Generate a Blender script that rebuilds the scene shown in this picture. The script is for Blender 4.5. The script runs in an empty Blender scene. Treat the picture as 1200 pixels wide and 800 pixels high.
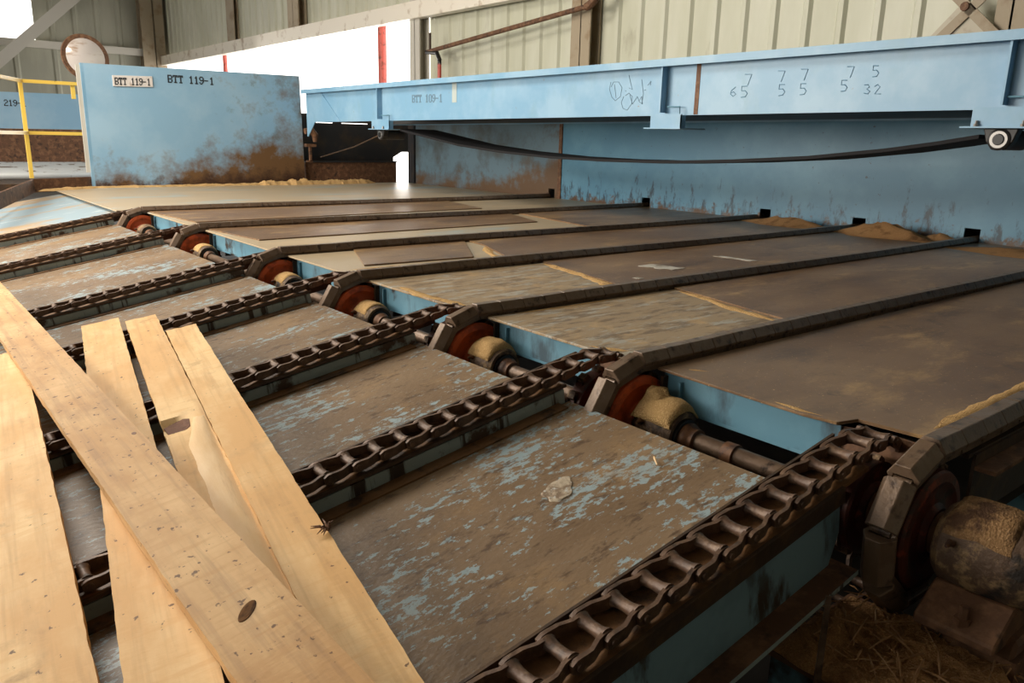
import bpy, bmesh, math, random
from mathutils import Vector, Matrix, noise as mnoise
S = bpy.context.scene
COL = S.collection
PI = math.pi
rnd = random.Random(7)
# ------------------------------------------------------------------ camera
CAM = Vector((-2.7247, -1.0464, 1.0)); YAW, PITCH, ROLL, FPX = 0.8892, 0.2512, 0.0242, 924.9
fw = Vector((math.cos(YAW)*math.cos(PITCH), math.sin(YAW)*math.cos(PITCH), -math.sin(PITCH)))
r0 = Vector((math.sin(YAW), -math.cos(YAW), 0)); u0 = r0.cross(fw)
rt = math.cos(ROLL)*r0 + math.sin(ROLL)*u0; up = -math.sin(ROLL)*r0 + math.cos(ROLL)*u0
cd = bpy.data.cameras.new('camera'); cd.sensor_width = 36; cd.lens = FPX/1200*36; cd.clip_start = .01; cd.clip_end = 300
co = bpy.data.objects.new('camera', cd); COL.objects.link(co)
co.matrix_world = Matrix(((rt.x, up.x, -fw.x, CAM.x), (rt.y, up.y, -fw.y, CAM.y), (rt.z, up.z, -fw.z, CAM.z), (0, 0, 0, 1)))
S.camera = co
SL = .172; A = math.atan(SL); CA, SA = math.cos(A), math.sin(A)     # the infeed deck climbs at this slope
def hit(px, py, n, c):                                              # where a sight line meets a real surface
    d = fw + rt*((px-600)/FPX) - up*((py-400)/FPX); n = Vector(n)
    return CAM + d*((c-n.dot(CAM))/n.dot(d))
def onX(px, py, x): return hit(px, py, (1, 0, 0), x)
def onY(px, py, y): return hit(px, py, (0, 1, 0), y)
def onZ(px, py, z): return hit(px, py, (0, 0, 1), z)
def onL(px, py, dz=0): return hit(px, py, (-SL, 0, 1), .01+dz)
LM = Matrix.Translation((0, 0, .01)) @ Matrix.Rotation(-A, 4, 'Y')  # infeed deck frame
# ------------------------------------------------------------------ materials
def mat(name, base, layers=(), rough=.6, metal=0, bump=0, bscale=40, spec=.5, rlayer=None, bstretch=(1, 1, 1)):
    """layers: dict(c, s (scale), st (stretch), lo, hi, d (detail), g=(axis, from, to, weight), kind, r)"""
    m = bpy.data.materials.new(name); m.use_nodes = True; nt = m.node_tree; N = nt.nodes; K = nt.links
    b = N['Principled BSDF']; b.inputs['Metallic'].default_value = metal; b.inputs['Roughness'].default_value = rough
    b.inputs['Specular IOR Level'].default_value = spec
    tc = N.new('ShaderNodeTexCoord'); oi = N.new('ShaderNodeObjectInfo')
    add = N.new('ShaderNodeVectorMath'); add.operation = 'MULTIPLY_ADD'
    cb = N.new('ShaderNodeCombineXYZ')
    for i in range(3): K.new(oi.outputs['Random'], cb.inputs[i])
    K.new(cb.outputs[0], add.inputs[0]); add.inputs[1].default_value = (31, 17, 23); K.new(tc.outputs['Object'], add.inputs[2])
    cur = None; rcur = None
    sep = N.new('ShaderNodeSeparateXYZ'); K.new(tc.outputs['Object'], sep.inputs[0])
    for L in layers:
        mp = N.new('ShaderNodeVectorMath'); mp.operation = 'MULTIPLY'; K.new(add.outputs[0], mp.inputs[0]); mp.inputs[1].default_value = L.get('st', (1, 1, 1))
        if L.get('kind') == 'vor':
            t = N.new('ShaderNodeTexVoronoi'); t.inputs['Scale'].default_value = L['s']; K.new(mp.outputs[0], t.inputs['Vector']); fac = t.outputs['Distance']
        elif L.get('kind') == 'wave':
            t = N.new('ShaderNodeTexWave'); t.inputs['Scale'].default_value = L['s']; t.inputs['Distortion'].default_value = L.get('dist', 4); t.inputs['Detail'].default_value = 3
            t.bands_direction = L.get('dir', 'X'); K.new(mp.outputs[0], t.inputs['Vector']); fac = t.outputs['Fac']
        else:
            t = N.new('ShaderNodeTexNoise'); t.inputs['Scale'].default_value = L['s']; t.inputs['Detail'].default_value = L.get('d', 6); t.inputs['Roughness'].default_value = L.get('r', .6)
            K.new(mp.outputs[0], t.inputs['Vector']); fac = t.outputs['Fac']
        if 'm' in L:
            t2 = N.new('ShaderNodeTexNoise'); t2.inputs['Scale'].default_value = L['m'][0]; t2.inputs['Detail'].default_value = 3; K.new(mp.outputs[0], t2.inputs['Vector'])
            ma = N.new('ShaderNodeMath'); ma.operation = 'MULTIPLY_ADD'; K.new(t2.outputs['Fac'], ma.inputs[0]); ma.inputs[1].default_value = L['m'][1]; K.new(fac, ma.inputs[2]); fac = ma.outputs[0]
        for g in L.get('g', ()):
            mr = N.new('ShaderNodeMapRange'); mr.inputs['From Min'].default_value = g[1]; mr.inputs['From Max'].default_value = g[2]
            mr.inputs['To Min'].default_value = 0; mr.inputs['To Max'].default_value = g[3]; K.new(sep.outputs[g[0]], mr.inputs['Value'])
            ad = N.new('ShaderNodeMath'); K.new(fac, ad.inputs[0]); K.new(mr.outputs[0], ad.inputs[1]); fac = ad.outputs[0]
        mr = N.new('ShaderNodeMapRange'); mr.inputs['From Min'].default_value = L['lo']; mr.inputs['From Max'].default_value = L['hi']; mr.inputs['To Max'].default_value = L.get('a', 1); K.new(fac, mr.inputs['Value'])
        mx = N.new('ShaderNodeMix'); mx.data_type = 'RGBA'; K.new(mr.outputs[0], mx.inputs['Factor'])
        if cur is None: mx.inputs['A'].default_value = (*base, 1)
        else: K.new(cur, mx.inputs['A'])
        mx.inputs['B'].default_value = (*L['c'], 1); cur = mx.outputs['Result']
        if 'rough' in L:
            rm = N.new('ShaderNodeMix'); K.new(mr.outputs[0], rm.inputs['Factor'])
            if rcur is None: rm.inputs['A'].default_value = rough
            else: K.new(rcur, rm.inputs['A'])
            rm.inputs['B'].default_value = L['rough']; rcur = rm.outputs['Result']
    if cur is None: b.inputs['Base Color'].default_value = (*base, 1)
    else: K.new(cur, b.inputs['Base Color'])
    if rcur is not None: K.new(rcur, b.inputs['Roughness'])
    if bump:
        t = N.new('ShaderNodeTexNoise'); t.inputs['Scale'].default_value = bscale; t.inputs['Detail'].default_value = 5
        mp = N.new('ShaderNodeVectorMath'); mp.operation = 'MULTIPLY'; K.new(add.outputs[0], mp.inputs[0]); mp.inputs[1].default_value = bstretch
        K.new(mp.outputs[0], t.inputs['Vector'])
        bp = N.new('ShaderNodeBump'); bp.inputs['Strength'].default_value = bump; bp.inputs['Distance'].default_value = .02
        K.new(t.outputs['Fac'], bp.inputs['Height']); K.new(bp.outputs[0], b.inputs['Normal'])
    return m
BLUE = (.155, .36, .51); RUST = (.075, .028, .012); DUST = (.36, .215, .095); DIRT = (.06, .043, .03)
M = {}
M['plate'] = mat('worn_plate', (.19, .122, .068), [
    dict(c=(.27, .185, .11), s=1.7, st=(.5, 1.3, 1), lo=.4, hi=.65, d=6),
    dict(c=(.31, .40, .43), s=24, st=(.55, 1.1, 1), lo=.81, hi=.83, d=11, r=.74, rough=.38, m=(3.2, .5)),
    dict(c=(.31, .36, .36), s=46, st=(.5, 1.15, 1), lo=.61, hi=.64, d=8, r=.7, a=.6, rough=.38),
    dict(c=(.34, .42, .44), s=9, st=(.5, 1.2, 1), lo=.645, hi=.655, d=11, r=.78, rough=.38),
    dict(c=(.085, .048, .028), s=17, st=(.5, 1.2, 1), lo=.54, hi=.63, d=10, r=.72, a=.8),
    dict(c=(.42, .26, .11), s=2.6, st=(.8, 1, 1), lo=.54, hi=.75, d=9, r=.74, a=.55)], rough=.46, bump=.12, bscale=60, bstretch=(.6, 1.1, 1))
M['light_plate'] = mat('dusty_plate', (.35, .25, .145), [
    dict(c=(.42, .41, .36), s=9, st=(.32, 1.3, 1), lo=.52, hi=.58, d=11, r=.72, a=.85),
    dict(c=(.17, .11, .06), s=13, st=(.32, 1.4, 1), lo=.515, hi=.58, d=11, r=.72, a=.85),
    dict(c=(.56, .36, .16), s=3.0, lo=.55, hi=.68, d=10, r=.74, a=.75)], rough=.48, bump=.12, bscale=50, bstretch=(.5, 1.2, 1))
M['brown_plate'] = mat('brown_plate', (.175, .098, .05), [
    dict(c=(.27, .165, .085), s=1.3, st=(.6, 1.2, 1), lo=.42, hi=.66, d=6),
    dict(c=(.10, .058, .036), s=2.6, st=(.5, 1.3, 1), lo=.53, hi=.66, d=9, r=.7, a=.8),
    dict(c=(.50, .31, .13), s=2.4, st=(.5, 1.1, 1), lo=.53, hi=.66, d=12, r=.78, a=.75),
    dict(c=(.05, .032, .024), s=5, st=(.8, .8, 1), lo=.58, hi=.68, d=10, r=.72, a=.65),
    dict(c=(.56, .36, .16), s=60, lo=.67, hi=.72, d=2)], rough=.37, bump=.08, bscale=24)
M['far_plate'] = mat('pale_dusty_plate', (.44, .345, .225), [
    dict(c=(.34, .40, .40), s=.9, st=(.6, 1.6, 1), lo=.54, hi=.62, d=8, r=.65, a=.8),
    dict(c=(.5, .38, .235), s=1.5, st=(.4, 1.6, 1), lo=.5, hi=.62, d=7)], rough=.4, bump=.1, bscale=14)
M['painted_plate'] = mat('pale_blue_plate', (.25, .33, .38), [
    dict(c=(.36, .26, .16), s=1.1, st=(.5, 1.4, 1), lo=.52, hi=.58, d=8, r=.65),
    dict(c=(.6, .62, .6), s=6, st=(.3, 2, 1), lo=.62, hi=.68, d=8)], rough=.6, bump=.1, bscale=14)
M['chain'] = mat('chain_steel', (.105, .058, .036), [dict(c=(.17, .1, .06), s=22, lo=.45, hi=.65), dict(c=(.035, .022, .017), s=13, lo=.52, hi=.66, a=.8), dict(c=(.30, .2, .12), s=30, lo=.6, hi=.7, a=.5)], rough=.5, metal=.15, bump=.15, bscale=60)
M['block'] = mat('block_steel', (.17, .11, .07), [dict(c=(.2, .14, .1), s=14, lo=.45, hi=.65), dict(c=(.05, .03, .02), s=17, lo=.55, hi=.68)], rough=.37, metal=.2, bump=.12, bscale=70)
M['rail'] = mat('oily_rail', (.055, .033, .022), [dict(c=(.10, .055, .025), s=9, lo=.5, hi=.62)], rough=.5, metal=.2, bump=.1)
M['web_blue'] = mat('web_blue', (.20, .33, .41), [dict(c=(.05, .035, .025), s=6, st=(1, 1, .3), lo=.58, hi=.64, d=8), dict(c=(.13, .22, .28), s=3, lo=.45, hi=.65)], rough=.45)
M['ochre'] = mat('ochre_track', (.20, .10, .04), [dict(c=(.05, .03, .02), s=9, lo=.5, hi=.62)], rough=.55, bump=.2)
M['rail_blue'] = mat('dripped_blue', (.31, .39, .40), [
    dict(c=(.035, .024, .018), s=13, st=(1, 1, .12), lo=.56, hi=.62, d=5), dict(c=(.06, .035, .022), s=4, lo=.56, hi=.62, d=7)], rough=.5, bump=.1)
M['blue'] = mat('blue_paint', (.115,.265,.36), [dict(c=(.16, .33, .43), s=3, lo=.45, hi=.7), dict(c=(.06, .1, .13), s=4, st=(1, 1, .4), lo=.54, hi=.66), dict(c=(.03,.02,.015), s=3.2, lo=.56, hi=.64, d=8)], rough=.45)
M['girder'] = mat('girder_paint', (.185, .365, .54), [dict(c=(.26, .435, .595), s=1.6, lo=.45, hi=.65), dict(c=(.19, .35, .47), s=4, st=(1, 1, .6), lo=.56, hi=.72, a=.6),
    dict(c=(.22, .13, .07), s=9, st=(1, .8, 1), lo=.70, hi=.74, d=8)], rough=.4)
M['panel'] = mat('panel_paint', (.26, .455, .64), [dict(c=(.33, .515, .68), s=1.2, lo=.45, hi=.65),
    dict(c=(.14, .17, .17), s=4, lo=.74, hi=.92, d=9, r=.7, a=.7, g=((0, 1.2, 4.2, .26),)),
    dict(c=(.16, .085, .035), s=2.4, lo=.80, hi=1.10, d=9, r=.68, g=((2, 1.15, -.05, .52), (0, 1.4, 4.0, .36))),
    dict(c=(.055, .025, .014), s=5.5, lo=.92, hi=1.16, d=9, r=.7, g=((2, .55, 0, .58), (0, 1.6, 4.0, .20)))], rough=.45)
M['wall_blue'] = mat('backstop_paint', (.085, .235, .365), [dict(c=(.12, .29, .42), s=1.3, lo=.45, hi=.65),
    dict(c=(.02, .03, .045), s=7, st=(1, 1, .35), lo=.70, hi=.80, d=10, r=.72, a=.85, g=((2, .9, .05, .22),)),
    dict(c=(.10, .055, .03), s=6, lo=.83, hi=.95, d=10, r=.74, g=((2, .40, .0, .42),)),
    dict(c=(.04, .028, .02), s=12, lo=.635, hi=.68, d=9, r=.72, a=.8)], rough=.42)
M['wall_rust'] = mat('backstop_rusty', (.13, .21, .27), [dict(c=(.09, .11, .12), s=2, lo=.45, hi=.65), dict(c=(.13, .075, .04), s=2, lo=.75, hi=.98, d=9, r=.7, g=((2, .75, 0, .45), (1, 12.0, 9.6, .28)))], rough=.5)
M['orange'] = mat('orange_sprocket', (.72, .12, .028), [dict(c=(.36, .06, .018), s=9, lo=.48, hi=.62, d=7), dict(c=(.42, .1, .025), s=12, lo=.62, hi=.72)], rough=.5, bump=.1)
M['dark_red'] = mat('dark_red_sprocket', (.10, .022, .012), [dict(c=(.035, .02, .015), s=9, lo=.48, hi=.62, d=7), dict(c=(.27, .05, .02), s=12, lo=.60, hi=.68)], rough=.5, bump=.1)
M['housing'] = mat('bearing_iron', (.10, .058, .034), [dict(c=(.30, .19, .09), s=11, lo=.5, hi=.6, d=8, r=.7), dict(c=(.02, .015, .012), s=8, lo=.55, hi=.66)], rough=.7, bump=.4, bscale=50)
M['black'] = mat('greasy_black', (.012, .011, .011), rough=.45)
M['collar'] = mat('rusty_collar', (.15, .065, .026), [dict(c=(.06, .03, .02), s=18, lo=.5, hi=.62)], rough=.55, metal=.2, bump=.1)
M['shaft'] = mat('rusty_shaft', (.13, .08, .05), [dict(c=(.2, .13, .085), s=10, st=(1, .4, 1), lo=.5, hi=.62), dict(c=(.05, .03, .02), s=14, lo=.55, hi=.66)], rough=.45, metal=.3, bump=.1)
M['saw'] = mat('sawdust', (.64, .40, .17), [dict(c=(.78, .53, .26), s=140, lo=.5, hi=.65, d=2), dict(c=(.33, .19, .08), s=9, lo=.58, hi=.74, d=6)], rough=.95, bump=.9, bscale=190, spec=.1)
M['saw_red'] = mat('reddish_sawdust', (.46, .25, .11), [dict(c=(.58, .34, .16), s=140, lo=.5, hi=.65, d=2), dict(c=(.2, .1, .045), s=6, lo=.52, hi=.7)], rough=.95, bump=.8, bscale=150, spec=.1)
M['saw_shaded'] = mat('shaded_sawdust', (.26, .15, .07), [dict(c=(.36, .22, .11), s=90, lo=.5, hi=.65, d=2), dict(c=(.09, .05, .03), s=12, lo=.5, hi=.62, d=8)], rough=.95, bump=.6, bscale=150, spec=.1)  # darker copy of the sawdust, pit shade put into its colour
M['splint'] = mat('splinter_wood', (.40, .22, .10), [dict(c=(.5, .31, .16), s=9, lo=.5, hi=.65)], rough=.8)
def wood(name, base, warm, dark, speck=.72, dirt=.35):
    return mat(name, base, [
        dict(c=warm, s=2.6, st=(1.5, .7, 1), lo=.36, hi=.60, d=6),
        dict(c=dark, s=24, st=(1.2, .05, 1), lo=.48, hi=.70, d=4, a=.55),
        dict(c=dark, s=5, st=(2.6, .5, 1), lo=.56, hi=.74, d=7, a=.5),
        dict(c=warm, s=34, st=(.12, 1.0, 1), lo=.52, hi=.66, d=3, a=.5),
        dict(c=(.42, .25, .11), s=7, st=(1, .8, 1), lo=.57, hi=.75, d=9, r=.7, a=dirt),
        dict(c=(.32, .17, .06), s=4.5, st=(1, 1, 1), lo=.66, hi=.78, d=7, a=.8),
        dict(c=(.12, .06, .03), s=34, st=(1, .8, 1), lo=speck, hi=speck+.04, d=3, a=.9)], rough=.6, bump=.07, bscale=70, bstretch=(.35, 1, 1), spec=.35)
M['pine'] = wood('pale_pine', (.83, .58, .29), (.70, .41, .16), (.5, .28, .11), .675, .5)
M['pine_rough'] = wood('stained_pine', (.70, .46, .225), (.53, .30, .12), (.30, .17, .08), .645, .75)
M['pine_raw'] = mat('fresh_split_wood', (.78, .53, .28), [dict(c=(.84, .62, .38), s=4, st=(1.2, .5, 1), lo=.45, hi=.65), dict(c=(.55, .34, .2), s=18, st=(1, .1, 1), lo=.56, hi=.72)], rough=.6, bump=.1, bscale=25, bstretch=(1.4, .3, 1), spec=.25)
M['bark'] = mat('bark_brown', (.13, .05, .024), [dict(c=(.2, .085, .04), s=22, lo=.5, hi=.65)], rough=.8, bump=.4)
M['knot'] = mat('knot_brown', (.16, .08, .035), [dict(c=(.055, .03, .018), s=30, lo=.5, hi=.65)], rough=.9, spec=.1)
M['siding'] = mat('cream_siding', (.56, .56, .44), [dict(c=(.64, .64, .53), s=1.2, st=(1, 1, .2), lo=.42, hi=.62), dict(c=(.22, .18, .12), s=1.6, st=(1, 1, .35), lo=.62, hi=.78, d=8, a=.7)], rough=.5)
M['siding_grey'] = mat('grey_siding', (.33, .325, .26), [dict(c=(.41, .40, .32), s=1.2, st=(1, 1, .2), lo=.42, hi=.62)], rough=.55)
M['girt'] = mat('white_girt', (.84, .78, .68), [dict(c=(.5, .4, .29), s=2.5, lo=.55, hi=.7)], rough=.5)
M['column'] = mat('tan_column', (.36, .29, .20), [dict(c=(.27, .19, .11), s=2.5, lo=.52, hi=.65, d=7)], rough=.6)
M['pale_col'] = mat('pale_column', (.55, .52, .46), rough=.6)
M['rust'] = mat('rusty_iron', (.13, .06, .03), [dict(c=(.22, .11, .055), s=12, lo=.48, hi=.62), dict(c=(.05, .025, .015), s=9, lo=.55, hi=.66)], rough=.7, bump=.2)
M['redpipe'] = mat('red_paint', (.55, .10, .075), [dict(c=(.2, .05, .03), s=8, lo=.55, hi=.65)], rough=.5)
M['yellow'] = mat('yellow_paint', (.80, .55, .10), [dict(c=(.45, .28, .08), s=7, lo=.63, hi=.7, d=8)], rough=.45)
M['concrete'] = mat('dirty_concrete', (.045, .038, .032), [dict(c=(.08, .065, .05), s=1.5, lo=.45, hi=.65)], rough=.9)
M['ceil'] = mat('roof_sheet', (.22, .2, .17), rough=.7)
M['dark'] = mat('dark_steel', (.022, .022, .026), [dict(c=(.05, .035, .025), s=3, lo=.5, hi=.65)], rough=.6)
M['rubber'] = mat('belt_rubber', (.010, .010, .012), rough=.75, spec=.25)
M['ink'] = mat('stencil_ink', (.018, .022, .03), rough=.6)
M['ink_faint'] = mat('faded_ink', (.13, .22, .30), rough=.6)
M['chalk'] = mat('pencil_mark', (.155, .31, .45), rough=.8)
M['white'] = mat('sign_white', (.72, .68, .66), [dict(c=(.5, .42, .36), s=9, lo=.6, hi=.7)], rough=.5)
M['roller'] = mat('roller_grey', (.52, .55, .57), [dict(c=(.2, .17, .15), s=3, st=(1, .6, 1), lo=.55, hi=.62)], rough=.4, metal=.2)
M['mirror'] = mat('mirror_reflection', (.80, .72, .68), [dict(c=(.5, .36, .27), s=4, st=(.5, 1, 2), lo=.55, hi=.66)], rough=.15, metal=.25)  # pale face and brown streaks paint in the reflected room and boards
M['chrome'] = mat('worn_steel', (.26, .25, .24), rough=.4, metal=.8)
M['paper'] = mat('paper_scrap', (.5, .47, .41), [dict(c=(.27, .23, .18), s=8, lo=.5, hi=.62)], rough=.8)
M['crust'] = mat('pale_crust', (.46, .38, .28), [dict(c=(.24, .17, .11), s=16, lo=.5, hi=.6, d=8), dict(c=(.5, .5, .47), s=22, lo=.56, hi=.62, d=6)], rough=.7, bump=.3)
M['gusset'] = mat('bracing_plate', (.50, .455, .36), [dict(c=(.4, .33, .25), s=4, lo=.55, hi=.65)], rough=.6)
# ------------------------------------------------------------------ mesh helper
class MB:
    def __init__(s): s.bm = bmesh.new()
    def box(s, x0, x1, y0, y1, z0, z1, mtx=None):
        c = [(x0, y0, z0), (x1, y0, z0), (x1, y1, z0), (x0, y1, z0), (x0, y0, z1), (x1, y0, z1), (x1, y1, z1), (x0, y1, z1)]
        v = [s.bm.verts.new(mtx @ Vector(p) if mtx else p) for p in c]
        for f in ((0, 3, 2, 1), (4, 5, 6, 7), (0, 1, 5, 4), (1, 2, 6, 5), (2, 3, 7, 6), (3, 0, 4, 7)): s.bm.faces.new([v[i] for i in f])
        return s
    def prism(s, pts, axis, a, b):
        """outline extruded along an axis; the 2D outline holds the two other coordinates in x, y, z order"""
        def P(p, t): return {'x': (t, p[0], p[1]), 'y': (p[0], t, p[1]), 'z': (p[0], p[1], t)}[axis]
        A0 = [s.bm.verts.new(P(p, a)) for p in pts]; B0 = [s.bm.verts.new(P(p, b)) for p in pts]; n = len(pts)
        fs = [s.bm.faces.new(A0), s.bm.faces.new(B0[::-1])]
        for i in range(n): fs.append(s.bm.faces.new((A0[i], B0[i], B0[(i+1) % n], A0[(i+1) % n])))
        bmesh.ops.triangulate(s.bm, faces=[f for f in fs[:2] if len(f.verts) > 4])
        return s
    def lathe(s, prof, axis, c, seg=28):
        """prof: (radius, offset along axis)"""
        rings = []
        for r, t in prof:
            R = []
            for i in range(seg):
                a = 2*PI*i/seg; p, q = r*math.cos(a), r*math.sin(a)
                R.append(s.bm.verts.new({'x': (c[0]+t, c[1]+p, c[2]+q), 'y': (c[0]+p, c[1]+t, c[2]+q), 'z': (c[0]+p, c[1]+q, c[2]+t)}[axis]))
            rings.append(R)
        for a, b in zip(rings, rings[1:]):
            for i in range(seg): s.bm.faces.new((a[i], a[(i+1) % seg], b[(i+1) % seg], b[i]))
        s.bm.faces.new(rings[0]); s.bm.faces.new(rings[-1][::-1])
        return s
    def tube(s, pts, r, seg=8, flat=None):
        pts = [Vector(p) for p in pts]; rings = []
        for i, p in enumerate(pts):
            t = (pts[min(i+1, len(pts)-1)]-pts[max(i-1, 0)]).normalized()
            u = t.cross(Vector((0, 0, 1)))
            if u.length < .05: u = t.cross(Vector((1, 0, 0)))
            u.normalize(); w = u.cross(t); rr = r[i] if isinstance(r, (list, tuple)) else r
            rings.append([s.bm.verts.new(p+rr*(math.cos(2*PI*k/seg)*u+math.sin(2*PI*k/seg)*w)) for k in range(seg)])
        for a, b in zip(rings, rings[1:]):
            for k in range(seg): s.bm.faces.new((a[k], a[(k+1) % seg], b[(k+1) % seg], b[k]))
        s.bm.faces.new(rings[0][::-1]); s.bm.faces.new(rings[-1])
        return s
    def mound(s, cx, cy, rx, ry, h, z=0, n=22, rings=9, seed=0, rough=.35, rot=0, clip=None):
        """an irregular heap with a soft rim"""
        V = []; c = s.bm.verts.new((cx, cy, z+h*(1+.2*mnoise.noise((cx*9, cy*9, seed))))); V.append([c]*n)
        for j in range(1, rings+1):
            R = []; q = j/rings
            for i in range(n):
                a = 2*PI*i/n; k = 1+rough*mnoise.noise((math.cos(a)*1.6+seed*3.1, math.sin(a)*1.6, seed*1.7))
                dx, dy = rx*q*k*math.cos(a), ry*q*k*math.sin(a)
                x, y = cx+dx*math.cos(rot)-dy*math.sin(rot), cy+dx*math.sin(rot)+dy*math.cos(rot)
                hh = h*(math.cos(q*PI)*.5+.5)*(1+.9*rough*mnoise.noise((x*14, y*14, seed*2.3)))
                R.append(s.bm.verts.new((x, y, z+(hh if j < rings else -.006))))
            V.append(R)
        for i in range(n): s.bm.faces.new((c, V[1][i], V[1][(i+1) % n]))
        for a, b in zip(V[1:], V[2:]):
            for i in range(n): s.bm.faces.new((a[i], b[i], b[(i+1) % n], a[(i+1) % n]))
        s.bm.faces.new(V[-1][::-1])
        return s
    def build(s, name, m, parent=None, loc=None, bevel=0, smooth=False, seg=1, angle=35):
        me = bpy.data.meshes.new(name)
        if bevel:
            es = [e for e in s.bm.edges if len(e.link_faces) == 2 and e.calc_face_angle(0) > .6]
            bmesh.ops.bevel(s.bm, geom=es, offset=bevel, segments=seg, affect='EDGES', profile=.6)
        bmesh.ops.recalc_face_normals(s.bm, faces=s.bm.faces[:])
        s.bm.to_mesh(me); s.bm.free()
        if smooth:
            for p in me.polygons: p.use_smooth = True
            try: me.set_sharp_from_angle(angle=math.radians(angle))
            except Exception: pass
        me.materials.append(m if not isinstance(m, str) else M[m])
        o = bpy.data.objects.new(name, me); COL.objects.link(o)
        if parent: o.parent = parent
        if loc: o.location = loc
        return o
def tag(o, label, cat, group=None, kind=None):
    o['label'] = label; o['category'] = cat
    if group: o['group'] = group
    if kind: o['kind'] = kind
    return o
def thing(name, label, cat, loc=(0, 0, 0), group=None, mtx=None):
    o = bpy.data.objects.new(name, None); COL.objects.link(o); o.empty_display_size = .1
    if mtx is not None: o.matrix_world = mtx
    else: o.location = loc
    return tag(o, label, cat, group)
def struct(o): o['kind'] = 'structure'; return o
# ------------------------------------------------------------------ lettering (stencil blocks)
GL = {'B': ["1111.", "1...1", "1...1", "1111.", "1...1", "1...1", "1111."], 'T': ["11111", "1.1.1", "..1..", "..1..", "..1..", "..1..", ".111."],
      '1': ["..1..", ".11..", "..1..", "..1..", "..1..", "..1..", ".111."], '9': [".111.", "1...1", "1...1", ".1111", "....1", "1..1.", ".11.."],
      '0': [".111.", "1...1", "1...1", "1...1", "1...1", "1...1", ".111."], '2': [".111.", "1...1", "....1", "..11.", ".1...", "1....", "11111"], '-': [".....", ".....", ".....", "1111.", ".....", ".....", "....."]}
def lettering(text, P0, du, dv, nrm, m, parent):
    """stencil letters on a surface, each letter a mesh: P0 top left, du one letter step, dv letter height (downwards)"""
    P0, du, dv, nrm = Vector(P0), Vector(du), Vector(dv), Vector(nrm).normalized()
    for i, ch in enumerate(text):
        if ch == ' ': continue
        mb = MB()
        for r, row in enumerate(GL[ch]):
            k = 0
            while k < 5:
                if row[k] == '1':
                    e = k
                    while e < 5 and row[e] == '1': e += 1
                    a0, a1 = (k-.12)/5.9, (e+.28)/5.9; b0, b1 = r/7, (r+1)/7
                    q = [P0+du*(i+a)+dv*b+nrm*(.0015+.0004*(r % 2)) for a, b in ((a0, b0), (a1, b0), (a1, b1), (a0, b1))]
                    w = [p+nrm*.003 for p in q]
                    vs = [mb.bm.verts.new(p) for p in q+w]
                    for f in ((4, 5, 6, 7), (0, 1, 5, 4), (1, 2, 6, 5), (2, 3, 7, 6), (3, 0, 4, 7), (3, 2, 1, 0)): mb.bm.faces.new([vs[j] for j in f])
                    k = e
                else: k += 1
        mb.build('letter', m, parent)
# ------------------------------------------------------------------ the lines of chains
YR = [9.775, 7.571, 5.444, 4.024, 2.606, 1.325, 0.0]           # outfeed chains, far to near
YL = [9.97, 7.83, 5.53, 4.25, 2.845, 1.565, .213]             # infeed chains, far to near
WH = ['farthest', 'second farthest', 'third farthest', 'middle', 'third nearest', 'second nearest', 'nearest']
SX, SZ = -.06, -.257                                          # shaft axis
XW = 6.84                                                     # backstop wall
# ---- infeed chain link: barrel at the leading end, offset side bars open at the trailing end
PL = .12
def link_mesh():
    mb = MB()
    mb.lathe([(.026, -.047), (.022, -.036), (.0185, -.02), (.0178, 0), (.0185, .02), (.022, .036), (.026, .047)], 'y', (0, 0, 0), 12)
    for sg in (-1, 1):
        n = 9; top = []; 
        for i in range(n+1):
            t = i/n; x = .022-t*(PL+.044)
            k = min(1, max(0, (t-.26)/.34)); k = k*k*(3-2*k)
            yc = sg*(.047+.0175*k); th = .0135
            hz = .0205-.003*math.sin(PI*min(1, max(0, (t-.2)/.6)))
            if i in (0, n): hz = .0125
            top.append((x, yc, th/2, hz))
        R = [[mb.bm.verts.new((x, y+a*h, z)) for a, z in ((-1, -hz), (1, -hz), (1, hz), (-1, hz))] for x, y, h, hz in top]
        for a, b in zip(R, R[1:]):
            for j in range(4): mb.bm.faces.new((a[j], a[(j+1) % 4], b[(j+1) % 4], b[j]))
        mb.bm.faces.new(R[0][::-1]); mb.bm.faces.new(R[-1])
        mb.lathe([(.011, -.006), (.011, .006)], 'y', (-PL, sg*.073, 0), 10)     # rivet head of the pin
    o = mb.build('chain_link', M['chain'], bevel=0, smooth=True, angle=40)
    return o
link0 = link_mesh(); first_link = [True]
def put(o, parent, mtx):
    global link0
    c = o.copy(); COL.objects.link(c); c.parent = parent; c.matrix_local = mtx; return c
def seg_mtx(p, q, y=0):
    """frame at q, x axis from p to q in the xz plane"""
    d = Vector((q[0]-p[0], 0, q[1]-p[1])).normalized()
    return Matrix(((d.x, 0, -d.z, q[0]), (0, 1, 0, y), (d.z, 0, d.x, q[1]), (0, 0, 0, 1)))
cxl = (SX)*CA+(SZ-.01)*SA; czl = -SX*SA+(SZ-.01)*CA
LEN = [-3.2, -3.2, -3.6, -3.8, -4.0, -4.0, -3.6]
COLR = ['beside the pale blue plate', 'beyond all the boards', 'passing under the crossing board', 'at the ends of three boards', 'passing under three boards', 'under the middle of three boards', 'beside the open pit']
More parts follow.
